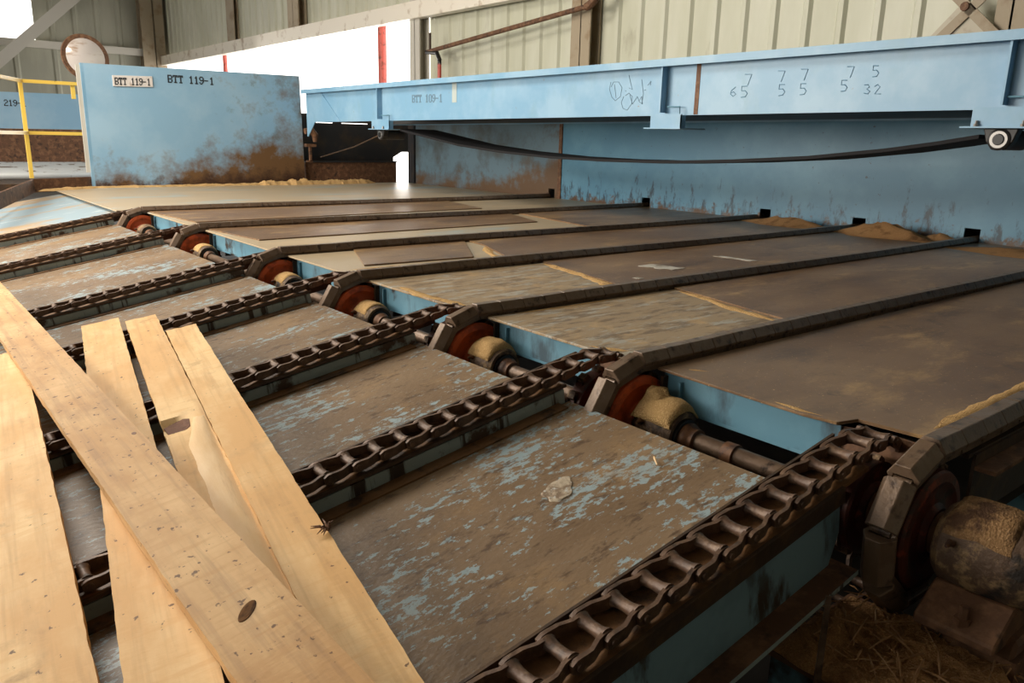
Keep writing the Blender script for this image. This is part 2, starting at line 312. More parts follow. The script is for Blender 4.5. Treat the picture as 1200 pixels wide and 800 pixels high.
for k in range(7):
    t = thing('drag_chain', f'rusty open-link infeed drag chain, {WH[k]} of seven, {COLR[k]}', 'chain', group='infeed drag chains', mtx=Matrix.Translation((0, YL[k], 0)) @ LM)
    pts = []; th = math.radians(122 if k == 6 else 95); R = PL/2/math.sin(PI/12)
    a = th
    R = -czl
    angs = []; a = 0
    da = 2*math.asin(PL/2/R)
    arc = []
    while a < th: arc.append((cxl+R*math.sin(a), czl+R*math.cos(a))); a += da
    x = cxl; line = []
    while x > LEN[k]: x -= PL; line.append((x, 0))
    path = line[::-1]+arc
    if k == 6:                                                 # slack return strand hanging in the pit
        px, pz = path[-1]
        for ang in (-112, -124, -146, -170, 176, 178):
            px += PL*math.cos(math.radians(ang)); pz += PL*math.sin(math.radians(ang)); path.append((px, pz))
    for i in range(1, len(path)):
        c = put(link0, t, seg_mtx(path[i-1], path[i]))
bpy.data.objects.remove(link0)
# ---- infeed rails and plates (built in the sloping frame)
XE = -.40
for k in range(7):
    t = thing('chain_rail', f'rail under the {WH[k]} infeed drag chain, {"blue web and flange in view" if k == 6 else "thin dripped blue side"}', 'rail', group='infeed chain rails', mtx=Matrix.Translation((0, YL[k], 0)) @ LM)
    x0 = LEN[k]-.05
    MB().box(x0, XE+.02 if k < 6 else -.20, -.085, .085, -.045, -.029).build('wear_strip', 'ochre', t)
    MB().box(x0, -.13, .082, .092, -.10, .012).build('side_strip', 'rail', t)
    MB().box(x0, XE+.03, -.098, -.085, -.085 if k == 6 else -.040, -.026).build('side_bar', 'rail', t)
    if k == 6:
        MB().prism([(x0, -.30), (XE-.04, -.30), (XE+.02, -.20), (XE+.02, -.045), (x0, -.045)], 'y', -.086, -.07).build('web', 'web_blue', t)
        MB().box(x0, XE+.0, -.17, .04, -.315, -.30).build('flange', 'rust', t)
        MB().box(x0, XE+.0, -.1705, -.1695, -.316, -.299).build('flange_edge', 'rail_blue', t)
    else:
        MB().prism([(x0, -.26), (XE-.06, -.26), (XE+.02, -.17), (XE+.02, -.05), (x0, -.05)], 'y', -.088, -.07).build('web', 'rail_blue', t)
        MB().box(x0, XE-.02, -.155, -.088, -.128, -.104).build('flange', 'ochre', t)
lane = ['between the two farthest drag chains', 'second farthest of the six lanes', 'third farthest of the six lanes', 'third nearest of the six lanes', 'second nearest of the six lanes', 'between the two nearest drag chains']
for k in range(6):
    y0, y1 = YL[k+1]+.094, YL[k]-.10
    mb = MB(); mb.box(-3.9 if k > 1 else -3.4, XE+.035, y0, y1, -.128, -.112)
    o = mb.build('deck_plate', 'plate', bevel=.003); o.matrix_world = LM
    tag(o, f'scuffed brown infeed plate with worn paint, {lane[k]}', 'deck plate', 'infeed deck plates')
o = MB().box(-3.4, -.14, YL[0]+.094, 14.0, -.05, -.032).build('deck_plate', 'painted_plate', bevel=.003); o.matrix_world = LM
tag(o, 'pale blue and dusty infeed plate beyond the farthest drag chain', 'deck plate', 'infeed deck plates')
# ---- outfeed chains: roof-top block links
PR = .172
PIN = .036
def block_mesh():
    mb = MB(); L = PR-.003
    out = [(-.050, -.032), (-.055, -.014), (-.026, .03), (.026, .03), (.055, -.014), (.050, -.032), (.036, -.032), (.032, -.012), (-.032, -.012), (-.036, -.032)]
    mb.prism(out, 'x', .0, L)
    for sg in (-1, 1): mb.box(-.012, L+.008, sg*.034-.005, sg*.034+.005, -.058, -.03)
    mb.lathe([(.018, -.03), (.018, .03)], 'y', (.0, 0, -PIN), 10)
    mb.lathe([(.009, -.045), (.009, .045)], 'y', (L-.002, 0, -PIN), 10)
    return mb.build('chain_link', M['block'], bevel=.0025, smooth=False)
block0 = block_mesh()
NL = ['ending at the low wall corner', 'running to the farthest low notch', 'running to the second notch', 'running to the third notch', 'running to the notch nearest the camera', 'running over the large brown plates', 'beside the big rusty bearing']
RPIN = PR/2/math.sin(math.radians(20))
for k in range(7):
    t = thing('roof_top_chain', f'flat block-link outfeed chain, {WH[k]} of seven, {NL[k]}', 'chain', (0, YR[k], 0), 'outfeed block chains')
    pins = [(SX+RPIN*math.sin(math.radians(2-40*j)), SZ+RPIN*math.cos(math.radians(2-40*j))) for j in range(0, 6 if k == 6 else 4)]
    def place(a, b):
        d = Vector((b[0]-a[0], 0, b[1]-a[1])).normalized(); n = Vector((-d.z, 0, d.x)); org = Vector((a[0], 0, a[1])) + n*PIN
        put(block0, t, Matrix(((d.x, 0, n.x, org.x), (0, 1, 0, 0), (d.z, 0, n.z, org.z), (0, 0, 0, 1))))
    for j in range(len(pins)-1): place(pins[j+1], pins[j])
    x, z = pins[0]; end = 6.95 if k < 6 else 5.2
    if k == 0: end = 6.7
    prev = (x, z)
    while x < end:
        x += PR; zz = -.0057+.005*math.sin(x*1.1)*(x > .6); place(prev, (x, zz)); prev = (x, zz)
bpy.data.objects.remove(block0)
# ---- sprockets
def sprocket(k, y, m, label, grp, r=.212, nt=9, ph=0):
    t = thing('sprocket', label, 'sprocket', (SX, y, SZ), grp)
    MB().lathe([(.05, -.07), (.085, -.07), (.10, -.052), (.13, -.046), (.16, -.05), (.175, -.058), (r-.006, -.054), (r, -.044), (r, .024), (r-.006, .034), (.15, .034), (.135, .02), (.115, .014), (.09, .022), (.085, .05), (.05, .05)], 'y', (0, 0, 0), 40).build('disc', m, t, smooth=True, angle=30)
    out = []
    for i in range(nt):
        a0 = 2*PI*i/nt+ph
        for f, rr in ((-.30, r-.01), (-.16, r+.022), (.16, r+.022), (.30, r-.01)):
            a = a0+f*2*PI/nt*1.0; out.append((rr*math.sin(a), rr*math.cos(a)))
    MB().prism(out, 'y', -.022, .022).build('tooth_ring', 'housing', t)
    MB().lathe([(.045, -.085), (.07, -.085), (.075, -.07), (.075, .05), (.045, .05)], 'y', (0, 0, 0), 24).build('hub', 'collar', t, smooth=True)
    return t
SPL = ['dull red, half sunk beside the pale far plate', 'with a pale bearing and brown shaft in front', 'with a dusty bearing low in front', 'with a round dusty bearing and collar in front', 'bright orange behind a sawdust-topped bearing', 'bright orange behind the tallest sawdust cap', 'dark and rusty beside the large foreground bearing']
for k in range(7):
    sprocket(k, YR[k], 'dark_red' if k in (6,) else 'orange', f'orange outfeed sprocket, {WH[k]} of seven, {SPL[k]}' if k < 6 else f'rust-black outfeed sprocket, {WH[k]} of seven, {SPL[k]}', 'outfeed sprockets', ph=math.radians(8+19.5))
    sprocket(k, YL[k], 'dark_red', f'dark red sprocket at the top of the {WH[k]} infeed drag chain', 'infeed sprockets', r=.17, nt=11)
# ---- the line shaft
t = thing('line_shaft', 'long rusty round shaft carrying all the sprockets between the two decks', 'shaft', (SX, 0, SZ))
MB().lathe([(.036, -.75), (.04, -.74), (.04, 10.6), (.036, 10.61)], 'y', (0, 0, 0), 20).build('shaft_bar', 'shaft', t, smooth=True, angle=50)
for k in (3, 5): MB().lathe([(.044, -.03), (.05, -.027), (.05, .027), (.044, .03)], 'y', (0, YR[k]-.56, 0), 20).build('shaft_collar', 'collar', t, smooth=True)
# ---- pillow block bearings
BL = ['behind the far pale plates', 'pale and clean at the second farthest sprocket', 'grey-tan at the third farthest sprocket', 'tan with a chipped rim at the middle sprocket', 'under a smooth sawdust cap at the third nearest sprocket', 'under the lumpiest sawdust cap at the second nearest sprocket', 'large and crusted in the dark foreground corner']
def bearing(k):
    big = 1.22 if k == 6 else (.92 if k < 4 else 1.0)
    y = YR[k]-.13
    t = thing('pillow_block_bearing', f'pillow block bearing, {BL[k]}', 'bearing', (SX, y, SZ), 'line shaft bearings')
    w = -.18 if k < 6 else -.26
    MB().lathe([(.05, .03), (.095*big, .03), (.118*big, .0), (.124*big, w*.4), (.118*big, w*.85), (.104*big, w), (.085*big, w), (.078*big, w+.02), (.05, w+.02)], 'y', (0, 0, 0), 32).build('housing', 'housing', t, smooth=True, angle=35)
    MB().lathe([(.045, w+.03), (.08*big, w+.022), (.08*big, w-.012), (.06*big, w-.016), (.045, w-.016)], 'y', (0, 0, 0), 28).build('seal', 'black', t, smooth=True, angle=40)
    MB().lathe([(.042, w), (.066*big, w-.012), (.07*big, w-.03), (.06*big, w-.05), (.055*big, w-.06), (.055*big, w-.075), (.042, w-.08)], 'y', (0, 0, 0), 24).build('locking_collar', 'collar', t, smooth=True, angle=40)
    mb = MB(); mb.prism([(-.20*big, -.17*big), (.20*big, -.17*big), (.2*big, -.145*big), (.1*big, -.08*big), (-.1*big, -.08*big), (-.2*big, -.145*big)], 'y', w+.02, -.0)
    mb.build('base', 'rust' if k == 6 else 'housing', t, bevel=.006)
    for sg in (-1, 1):
        MB().lathe([(.022*big, -.15*big), (.022*big, -.118*big), (.012*big, -.118*big), (.012*big, -.085*big)], 'z', (sg*.168*big, w/2, 0), 6).build('bolt', 'rust', t)
    MB().tube([(-.10*big, w*.15, .04), (-.125*big, w*.15, .055), (-.148*big, w*.15, .052)], [.012, .012, .006], 8).build('grease_fitting', 'collar', t, smooth=True)
    return t
for k in range(7): bearing(k)
def cap(k, rad, h, w0, w1, label, seed, m='saw', lump=None):
    """sawdust settled over the crown of a bearing, hugging its curve"""
    mb = MB(); n, q = 18, 12; V = []
    for i in range(n+1):
        row = []
        for j in range(q+1):
            u = i/n; v = j/q; a = math.radians(-62+ (u)*118)
            edge = math.sin(PI*u)**.6*math.sin(PI*v)**.5
            y = w0+(w1-w0)*(v+.08*mnoise.noise((a*2, v*3, seed)))
            rr = rad+h*edge*(1+.45*mnoise.noise((a*3.3, v*3.5, seed+5))) - .004*(edge < .05)
            if lump and (u-lump[0])**2+(v-lump[1])**2 < lump[2]**2: rr += lump[3]*(1+.3*mnoise.noise((a*8, v*8, seed)))
            row.append(mb.bm.verts.new((SX+rr*math.sin(a), YR[k]-.13+y, SZ+rr*math.cos(a)+ .5*h*edge)))
        V.append(row)
    for i in range(n):
        for j in range(q): mb.bm.faces.new((V[i][j], V[i+1][j], V[i+1][j+1], V[i][j+1]))
    r = bmesh.ops.extrude_face_region(mb.bm, geom=mb.bm.faces[:])
    for v in [e for e in r['geom'] if isinstance(e, bmesh.types.BMVert)]:
        c = Vector((SX, v.co.y, SZ)); d = (v.co-c); v.co = c+d.normalized()*(rad-.012)
    o = mb.build('sawdust_cap', m, smooth=True, angle=60); tag(o, label, 'sawdust', 'sawdust on bearings', 'stuff'); return o
cap(5, .125, .022, .045, -.175, 'lumpy sawdust cap with a clod on top, on the second nearest bearing', 2, lump=(.55, .22, .2, .034))
cap(4, .125, .022, .035, -.16, 'smooth rounded sawdust cap on the third nearest bearing', 4)
cap(3, .115, .006, .02, -.15, 'thin pale dust cap on the middle bearing', 6)
cap(2, .115, .006, .02, -.15, 'thin dust cap on the third farthest bearing', 8)
cap(1, .115, .005, .02, -.15, 'thin dust cap on the second farthest bearing', 9)
cap(6, .151, .010, .0, -.20, 'crumbly sawdust crust on the large foreground bearing', 12, 'saw_shaded')
# ---- blue end plates and plates of the outfeed deck
def polyplate(name, pts, z0, z1, m, label, grp):
    o = MB().prism(pts, 'z', z0, z1).build(name, m, bevel=.0015); return tag(o, label, 'deck plate', grp)
ZP = -.010
ep = ['by the farthest sprocket', 'by the second farthest sprocket', 'by the third farthest sprocket', 'by the middle sprocket', 'behind the third nearest sprocket', 'behind the second nearest sprocket']
for k in range(6):                                             # lane k lies between outfeed chains k and k+1
    y0, y1 = YR[k+1]+.075, YR[k]-.075
    t = thing('end_plate', f'blue steel end plate under the outfeed deck edge, {ep[k]}', 'end plate', (.03, y0, 0), 'outfeed end plates')
    MB().box(.035, .05, .30, y1-y0, -.19, ZP-.014).build('face_plate', 'blue', t)
    MB().box(.05, .065, 0, .30, -.19, ZP-.014).build('end_block', 'rust', t)
    MB().box(.035, .12, .30, y1-y0, -.205, -.19).build('bottom_lip', 'blue', t)
    for d in (.10,):
        MB().box(.012, .034, (y1-y0)-d-.012, (y1-y0)-d, -.20, -.06).build('rib', 'blue', t)
    MB().box(.0, .14, (y1-y0)-.02, (y1-y0)-.004, -.24, -.05).build('side_plate', 'rail', t)
Gp = 'outfeed deck plates'
def lanep(k): return YR[k+1]+.066, YR[k]-.066
y0, y1 = lanep(5)
polyplate('deck_plate', [(.15, y0), (7.0, y0), (7.0, y1), (.02, y1), (.0, .5), (.02, .37), (.12, .34)], ZP-.012, ZP, M['brown_plate'], 'large plain brown outfeed plate between the two nearest block chains', Gp)
y0, y1 = lanep(4)
polyplate('deck_plate', [(.0, y0), (1.62, y0), (1.75, y1), (.0, y1)], ZP-.014, ZP, M['light_plate'], 'streaky grey-tan outfeed plate behind the second nearest sprocket', Gp)
polyplate('deck_plate', [(1.40, y0), (7.0, y0), (7.0, y1), (1.66, y1)], ZP+.001, ZP+.013, M['brown_plate'], 'brown outfeed plate lapped over the streaky plate', Gp)
y0, y1 = lanep(3)
polyplate('deck_plate', [(.0, y0), (1.62, y0), (1.75, y1), (.0, y1)], ZP-.014, ZP, M['light_plate'], 'grey-tan outfeed plate behind the third nearest sprocket', Gp)
polyplate('deck_plate', [(1.36, y0), (4.2, y0), (4.3, y1), (1.65, y1)], ZP+.001, ZP+.013, M['brown_plate'], 'brown outfeed plate with two paper scraps on it', Gp)
polyplate('deck_plate', [(4.205, y0), (7.0, y0), (7.0, y1), (4.305, y1)], ZP+.001, ZP+.013, M['brown_plate'], 'brown outfeed plate under the larger sawdust heap at the wall', Gp)
y0, y1 = lanep(2)
polyplate('deck_plate', [(.0, y0), (7.0, y0), (7.0, y1), (.0, y1)], ZP-.014, ZP, M['far_plate'], 'pale base plate behind the middle sprocket', Gp)
a = onZ(427, 312, ZP); b = onZ(555, 302, ZP)
polyplate('deck_plate', [(a.x, a.y), (b.x, b.y), (1.85, y1), (.62, y1)], ZP+.001, ZP+.012, M['brown_plate'], 'short brown sheet lying behind the middle sprocket', Gp)
polyplate('deck_plate', [(1.46, y0), (7.0, y0), (7.0, y1), (1.9, y1), (1.86, y1-.3)], ZP+.001, ZP+.013, M['brown_plate'], 'long brown sheet between middle and third farthest block chains', Gp)
y0, y1 = lanep(1)
polyplate('deck_plate', [(.0, y0), (7.0, y0), (7.0, y1), (.0, y1)], ZP-.014, ZP, M['far_plate'], 'pale base plate behind the third farthest sprocket', Gp)
a = onZ(304, 282, ZP); c = onZ(640, 262, ZP)
polyplate('deck_plate', [(a.x, a.y), (c.x, a.y+.12), (c.x+.35, y1), (a.x-.12, y1)], ZP+.001, ZP+.012, M['brown_plate'], 'brown sheet with a pale strip before it, behind the third farthest sprocket', Gp)
polyplate('deck_plate', [(c.x+.15, y0), (7.0, y0), (7.0, y1), (c.x+.5, y1)], ZP+.001, ZP+.014, M['brown_plate'], 'brown sheet near the wall notch second from the far end', Gp)
y0, y1 = lanep(0)
polyplate('deck_plate', [(.0, y0), (7.0, y0), (7.0, y1), (.0, y1)], ZP-.014, ZP, M['far_plate'], 'pale base plate behind the second farthest sprocket', Gp)
a = onZ(230, 261, ZP)
polyplate('deck_plate', [(a.x, a.y), (4.3, a.y+.15), (4.6, y1), (a.x-.12, y1)], ZP+.001, ZP+.012, M['brown_plate'], 'brown sheet between the two farthest block chains', Gp)
polyplate('deck_plate', [(-.28, YR[0]+.3), (-.28, 14.3), (.2, 14.72), (6.8, 14.72), (6.8, YR[0]+.066), (.0, YR[0]+.066), (0, YR[0]+.3)], ZP-.014, ZP, M['far_plate'], 'long pale dusty plate in front of the big blue panel', Gp)
# under-deck frames of the outfeed chains
for k in range(7):
    t = thing('chain_rail', f'dark steel rail under the {WH[k]} outfeed block chain', 'rail', (0, YR[k], 0), 'outfeed chain rails')
    MB().box(.16, 6.8 if k else 6.7, -.05, .05, -.05, -.035).build('wear_strip', 'rail', t)
    MB().box(.2, 6.8 if k else 6.7, -.06, -.048, -.30, -.042).build('web', 'rail', t)
    if k == 6:
        MB().box(.2, 5.5, -.13, -.06, -.10, -.085).build('flange', 'rust', t)
        MB().box(.3, 5.5, -.35, -.06, -.36, -.345).build('lower_flange', 'blue', t)
# ------------------------------------------------------------------ foreground pit
t = thing('cross_beam', 'dark blue box beam crossing the pit under the foreground drag chain', 'beam', (-.46, 0, 0))
MB().box(-.14, .36, -.47, .17, -1.05, -.62).build('beam_body', 'blue', t, bevel=.01)
MB().box(-.16, .38, -.47, .18, -.625, -.605).build('top_plate', 'rust', t)
def debris():
    mb = MB(); n = 34; m2 = 34; V = []
    for i in range(n+1):
        row = []
        for j in range(m2+1):
            x = -.62+.5*i/n; y = -.46+.62*j/m2
            e = min(1, i/4, (n-i)/4, j/4, (m2-j)/3)
            h = .012+e*(.05+.05*mnoise.noise((x*6, y*6, 1))+.028*mnoise.noise((x*19, y*19, 2))+.016*mnoise.noise((x*60, y*60, 4)))
            row.append(mb.bm.verts.new((x+.012*mnoise.noise((x*9, y*9, 7)), y, -.605+max(h, .0))))
        V.append(row)
    for i in range(n):
        for j in range(m2): mb.bm.faces.new((V[i][j], V[i+1][j], V[i+1][j+1], V[i][j+1]))
    r = bmesh.ops.extrude_face_region(mb.bm, geom=mb.bm.faces[:])
    for v in [e for e in r['geom'] if isinstance(e, bmesh.types.BMVert)]: v.co.z = -.604
    rr = random.Random(5)
    for i in range(150):
        x = rr.uniform(-.58, -.16); y = rr.uniform(-.42, .13); a = rr.uniform(0, PI); l = rr.uniform(.02, .09); z = -.55+rr.uniform(-.02, .035)
        d = Vector((math.cos(a), math.sin(a), rr.uniform(-.3, .3)))*l
        mb.tube([Vector((x, y, z))-d, Vector((x, y, z+.004)), Vector((x, y, z))+d], [.001, rr.uniform(.002, .0045), .001], 4)
    o = mb.build('wood_debris', 'saw_red'); mb = MB()
    for i in range(60):
        x = rr.uniform(-.56, -.14); y = rr.uniform(-.42, .12); a = rr.gauss(.5, .7); l = rr.uniform(.03, .10); z = -.535+rr.uniform(-.01, .03)
        d = Vector((math.cos(a), math.sin(a), rr.uniform(-.2, .2)))*l
        mb.tube([Vector((x, y, z))-d, Vector((x, y, z+.006)), Vector((x, y, z))+d], [.0015, rr.uniform(.003, .006), .0015], 4)
    tag(mb.build('splinters', 'splint'), 'loose brown splinters strewn over the reddish pit debris', 'splinters', kind='stuff')
    return o
tag(debris(), 'reddish sawdust and splinters heaped on the blue box beam in the pit', 'wood debris', kind='stuff')
for i, (x, y, a, l, w) in enumerate([(-.40, .02, .9, .16, .03), (-.52, .1, 1.2, .13, .022), (-.33, -.12, 1.9, .14, .02)]):
    o = MB().box(-l/2, l/2, -w/2, w/2, -.006, .006).build('wood_chip', 'saw_red', bevel=.002); o.matrix_world = Matrix.Translation((x, y, -.53)) @ Matrix.Rotation(a, 4, 'Z') @ Matrix.Rotation(.15, 4, 'X')
    tag(o, ['broad split wood chip in the middle of the pit debris', 'narrow wood chip at the far edge of the pit debris', 'short wood chip near the bearing foot in the pit debris'][i], 'wood chip', 'chips in the pit')
p = onX(957, 690, -.62); q2 = onX(957, 800, -.66)
o = MB().prism([(-.011, 0), (.011, 0), (.008, .36), (-.007, .36)], 'y', -.004, .004).build('wood_strip', 'shaft'); o.location = (q2.x, q2.y, q2.z-.06)
o.rotation_euler = (0, 0, -.9)
tag(o, 'thin brown strip standing upright in front of the pit debris', 'strip')
# bearing foot block, gussets at the lower right
t = thing('bearing_stand', 'stepped rusty steel stand under the large foreground bearing', 'stand', (SX, -.27, -.62))
MB().box(-.22, .24, -.16, .17, .0, .06).build('base_plate', 'rust', t, bevel=.008)
MB().box(-.16, .2, -.14, .14, .06, .12).build('riser', 'rust', t, bevel=.012)
MB().prism([(-.17, .12), (.19, .12), (.17, .176), (-.14, .176)], 'y', -.13, .13).build('top_block', 'rust', t, bevel=.012)
MB().lathe([(.026, .0), (.026, .022), (.012, .022), (.012, .05)], 'z', (-.14, .06, .12), 6).build('bolt', 'collar', t)
t = thing('gusset_plate', 'dented blue triangular gusset plate beside the bearing stand', 'gusset')
MB().prism([(-.42, -.98), (-.02, -.98), (.28, -.52), (.28, -.42), (-.1, -.58)], 'y', -.50, -.485).build('plate', 'rail_blue', t, bevel=.002)
MB().prism([(-.3, -1.0), (.1, -1.0), (.4, -.50), (.34, -.44), (.0, -.72)], 'y', -.62, -.61).build('stiffener', 'dark', t)
o = MB().box(-.75, -.36, -.53, -.45, -.62, -.55).build('timber_offcut', 'shaft', bevel=.006)
o.rotation_euler = (0, 0, 0); tag(o, 'squared brown timber offcut below the blue gusset', 'offcut')
# ------------------------------------------------------------------ boards
def board(name, far_l, far_r, near_r, ext, dz_bot, th, m, label, build=None, wid=None, skew=0):
    """a sawn board on the sloping deck; local y runs from its near end (0) to its far end (L)"""
    far_l, far_r, near_r = [Vector((v[0]/CA, v[1], 0)) for v in (far_l, far_r, near_r)]
    d = (far_r-near_r).normalized(); side = Vector((-d.y, d.x, 0))
    if wid is None: wid = (far_l-far_r).dot(side)
    org = near_r-d*ext; L = (far_r-org).length
    mt = LM @ Matrix(((-side.x, d.x, 0, org.x), (-side.y, d.y, 0, org.y), (0, 0, 1, dz_bot), (0, 0, 0, 1)))
    t = thing(name, label, 'board', group='rough sawn boards', mtx=mt)
    # local: x = 0 is the right-hand edge, x = -wid the left-hand edge
    n = max(30, int(L/.045)); mb = MB(); cols = 7
    def surf(i, c):
        y = L*i/n; x = -wid*c/(cols-1)
        e = 0
        if c in (0, cols-1): e = .0035*mnoise.noise((y*11, c*5.0, wid*90))+.002*mnoise.noise((y*45, c, L))
        z = th+.0012*mnoise.noise((x*30, y*4, L*3))
        yy = y
        if i == n: yy += .012*mnoise.noise((x*40, L, 3))+skew*c/(cols-1)
        if i == 0: yy += .01*mnoise.noise((x*40, L, 9))
        return Vector((x+e, yy, z))
    T = []; B = []
    for i in range(n+1):
        T.append([mb.bm.verts.new(surf(i, c)) for c in range(cols)])
        B.append([mb.bm.verts.new(Vector((v.co.x, v.co.y, 0))) for v in T[-1]])
    if build: build(T, B, n, cols, L, wid, th)
    for i in range(n):
        for c in range(cols-1):
            mb.bm.faces.new((T[i][c], T[i][c+1], T[i+1][c+1], T[i+1][c])); mb.bm.faces.new((B[i][c], B[i+1][c], B[i+1][c+1], B[i][c+1]))
        mb.bm.faces.new((T[i][0], T[i+1][0], B[i+1][0], B[i][0])); mb.bm.faces.new((T[i][-1], B[i][-1], B[i+1][-1], T[i+1][-1]))
    for c in range(cols-1):
        mb.bm.faces.new((T[0][c], B[0][c], B[0][c+1], T[0][c+1])); mb.bm.faces.new((T[n][c], T[n][c+1], B[n][c+1], B[n][c]))
    mb.build('timber', m, t, smooth=True, angle=30)
    return t, L, wid, mt
DZ = .0215
board('board', (-2.42, 4.45), (-2.115, 4.36), (-2.435, .91), 1.6, DZ, .042, 'pine', 'pale pine board farthest left, across a dark gap from the others')
tB, LB, WB, mB = board('board', (-2.155, 7.2), (-1.975, 7.2), (-1.955, .36), 1.3, DZ+.044, .05, 'pine_rough', 'long rough board crossing on top of the others, with a round brown knot', wid=.235)
def local(mt, px, py, dz):
    v = onL(px, py, dz); return mt.inverted() @ v
kn = local(mB, 290, 716, DZ+.094)
o = MB().lathe([(.0, .0002), (.012, .0012), (.02, .001), (.024, -.004)], 'z', (0, 0, 0), 18).build('knot', 'knot', tB); o.location = (kn.x, kn.y, .0505); o.scale = (.9, 2.1, 1); o.rotation_euler = (0, 0, -.75); o['label'] = 'dark oval knot'
kn = local(mB, 157, 508, DZ+.094)
o = MB().lathe([(.0, .0002), (.008, .0008), (.014, -.003)], 'z', (0, 0, 0), 14).build('knot', 'collar', tB); o.location = (kn.x, kn.y, .0503); o.scale = (1.0, 1.7, 1); o['label'] = 'small reddish knot'
board('board', (-1.756, 4.574), (-1.549, 4.484), (-2.125, 1.1), 2.2, DZ, .042, 'pine', 'pale board with ragged torn end, partly under the crossing board')
Dk = {}
def wane(T, B, n, cols, L, wid, th):
    """the hollow torn out beside the left edge and the slanting split face that follows it"""
    for i in range(n+1):
        y = L*i/n; s_ = Dk['y']-y
        for c in range(cols):
            f = c/(cols-1)
            if .0 < s_ <= .16 and f > .3: T[i][c].co.z -= (.036)*min(1, (f-.3)/.25)*(1-max(0, (s_-.09)/.07))
            if s_ > .03:
                w = min(1, s_/.5); T[i][c].co.z -= .012*w*(1-f)+.004*w*mnoise.noise((f*6, y*7, 3))
yD = 2.43
DL = Vector((-1.36/CA, 4.317, 0)); DN = Vector((-1.929/CA, .839, 0)); dd = (DL-DN).normalized()
Dk['y'] = (DL-(DN-dd*.9)).length - (4.317-yD)/dd.y
tD, LD, WD, mD = board('board', (-1.536, 4.383), (-1.362, 4.317), (-1.931, .839), .9, DZ, .042, 'pine', 'board with a torn brown hollow and a shiny split face', build=wane)
# pith-brown inside of the hole and the fresh split face as parts
mb = MB(); hx0, hx1 = -WD+.004, -WD*.36
for (a0, a1, b0, b1, z) in [(hx0, hx1, Dk['y']-.15, Dk['y']-.004, .0125)]:
    q = [(a0, b1, z+.004), (a1, b1, z+.022), (a1-.01, b0+.045, z+.016), (a0+.02, b0, z+.002)]
    V = [mb.bm.verts.new(p) for p in q]+[mb.bm.verts.new((p[0], p[1], p[2]-.006)) for p in q]
    for f in ((0, 1, 2, 3), (7, 6, 5, 4), (0, 4, 5, 1), (1, 5, 6, 2), (2, 6, 7, 3), (3, 7, 4, 0)): mb.bm.faces.new([V[j] for j in f])
o = mb.build('knot_hole', 'bark', tD); o['label'] = 'torn brown hollow at the board edge'
mb = MB(); y1 = Dk['y']-.03; n = 26; V = []
for i in range(n+1):
    yy = y1-1.55*i/n; w0 = .62*WD*(1-max(0, 1-i/5)*.6)
    row = []
    for j in range(6):
        f = j/5; x = -.004-w0*f; s_ = Dk['y']-yy; w = min(1, s_/.5)
        z = .042-.012*w*(1-(-x/WD))+.0035+.004*math.sin(PI*f)*min(1, i/4)+.0012*mnoise.noise((f*5, yy*5, 6)) - (.006 if f in (0, 1) or i in (0, n) else 0)
        row.append(mb.bm.verts.new((x+.003*mnoise.noise((yy*6, f*3, 1))*(j > 3), yy+.02*mnoise.noise((f*7, 2, 2))*(i == 0), z)))
    V.append(row)
for i in range(n):
    for j in range(5): mb.bm.faces.new((V[i][j], V[i+1][j], V[i+1][j+1], V[i][j+1]))
o = mb.build('split_face', 'pine_raw', tD, smooth=True); o['label'] = 'shiny freshly split wood'
board('board', (-1.417, 3.92), (-1.258, 3.836), (-1.852, .307), .9, DZ, .042, 'pine', 'clean pale board with splinters on it, nearest the bare infeed plates')
# splinters
p = onL(385, 622, DZ+.045)
mb = MB(); rr = random.Random(3)
for i in range(11):
    a = rr.uniform(-.2, PI+.9); l = rr.uniform(.03, .06)
    mb.tube([(0, 0, .004), (l*.5*math.cos(a), l*.5*math.sin(a), .012+rr.uniform(0, .01)), (l*math.cos(a), l*math.sin(a), rr.uniform(.004, .02))], [.0042, .0035, .001], 5)
o = mb.build('splinter_tuft', 'collar'); o.location = p; tag(o, 'tuft of brown splinters on the edge of the clean pale board', 'splinters')
p = onL(768, 541, -.105)
o = MB().tube([(-.03, 0, .004), (0, .002, .012), (.03, 0, .007)], [.003, .006, .002], 6).build('wood_sliver', 'pine_raw'); o.location = p; o.rotation_euler = (0, -.1, .95); tag(o, 'small pale sliver of wood on the nearest infeed plate', 'wood sliver')
p = onL(655, 572, -.11)
o = MB().mound(0, 0, .085, .05, .0008, seed=21, n=60, rough=.5).build('dust_patch', 'crust', smooth=True); o.matrix_world = Matrix.Translation(p) @ Matrix.Rotation(-A, 4, 'Y') @ Matrix.Rotation(.5, 4, 'Z'); tag(o, 'pale crusted dust spot on the nearest infeed plate', 'dust patch')
for px, py, l, w, a, lb in [(775, 313, .34, .17, .25, 'torn grey paper scrap on the brown plate with a seam'), (862, 303, .42, .07, .1, 'long pale paper strip right of the torn paper scrap'), (748, 326, .07, .05, .1, 'tiny pale paper scrap near the block chain')]:
    p = onZ(px, py, ZP+.014); mb = MB(); n = 10; rr = random.Random(px); out = []
    for i in range(n): u = i/n; out.append((-l/2+l*u, -w/2+rr.uniform(-.1, .1)*w))
    for i in range(n): u = i/n; out.append((l/2-l*u, w/2+rr.uniform(-.12, .12)*w))
    o = mb.prism(out, 'z', 0, .003).build('paper_scrap', 'paper'); o.location = p; o.rotation_euler = (0, 0, -PI/2+a); tag(o, lb, 'paper', 'paper scraps on the outfeed')
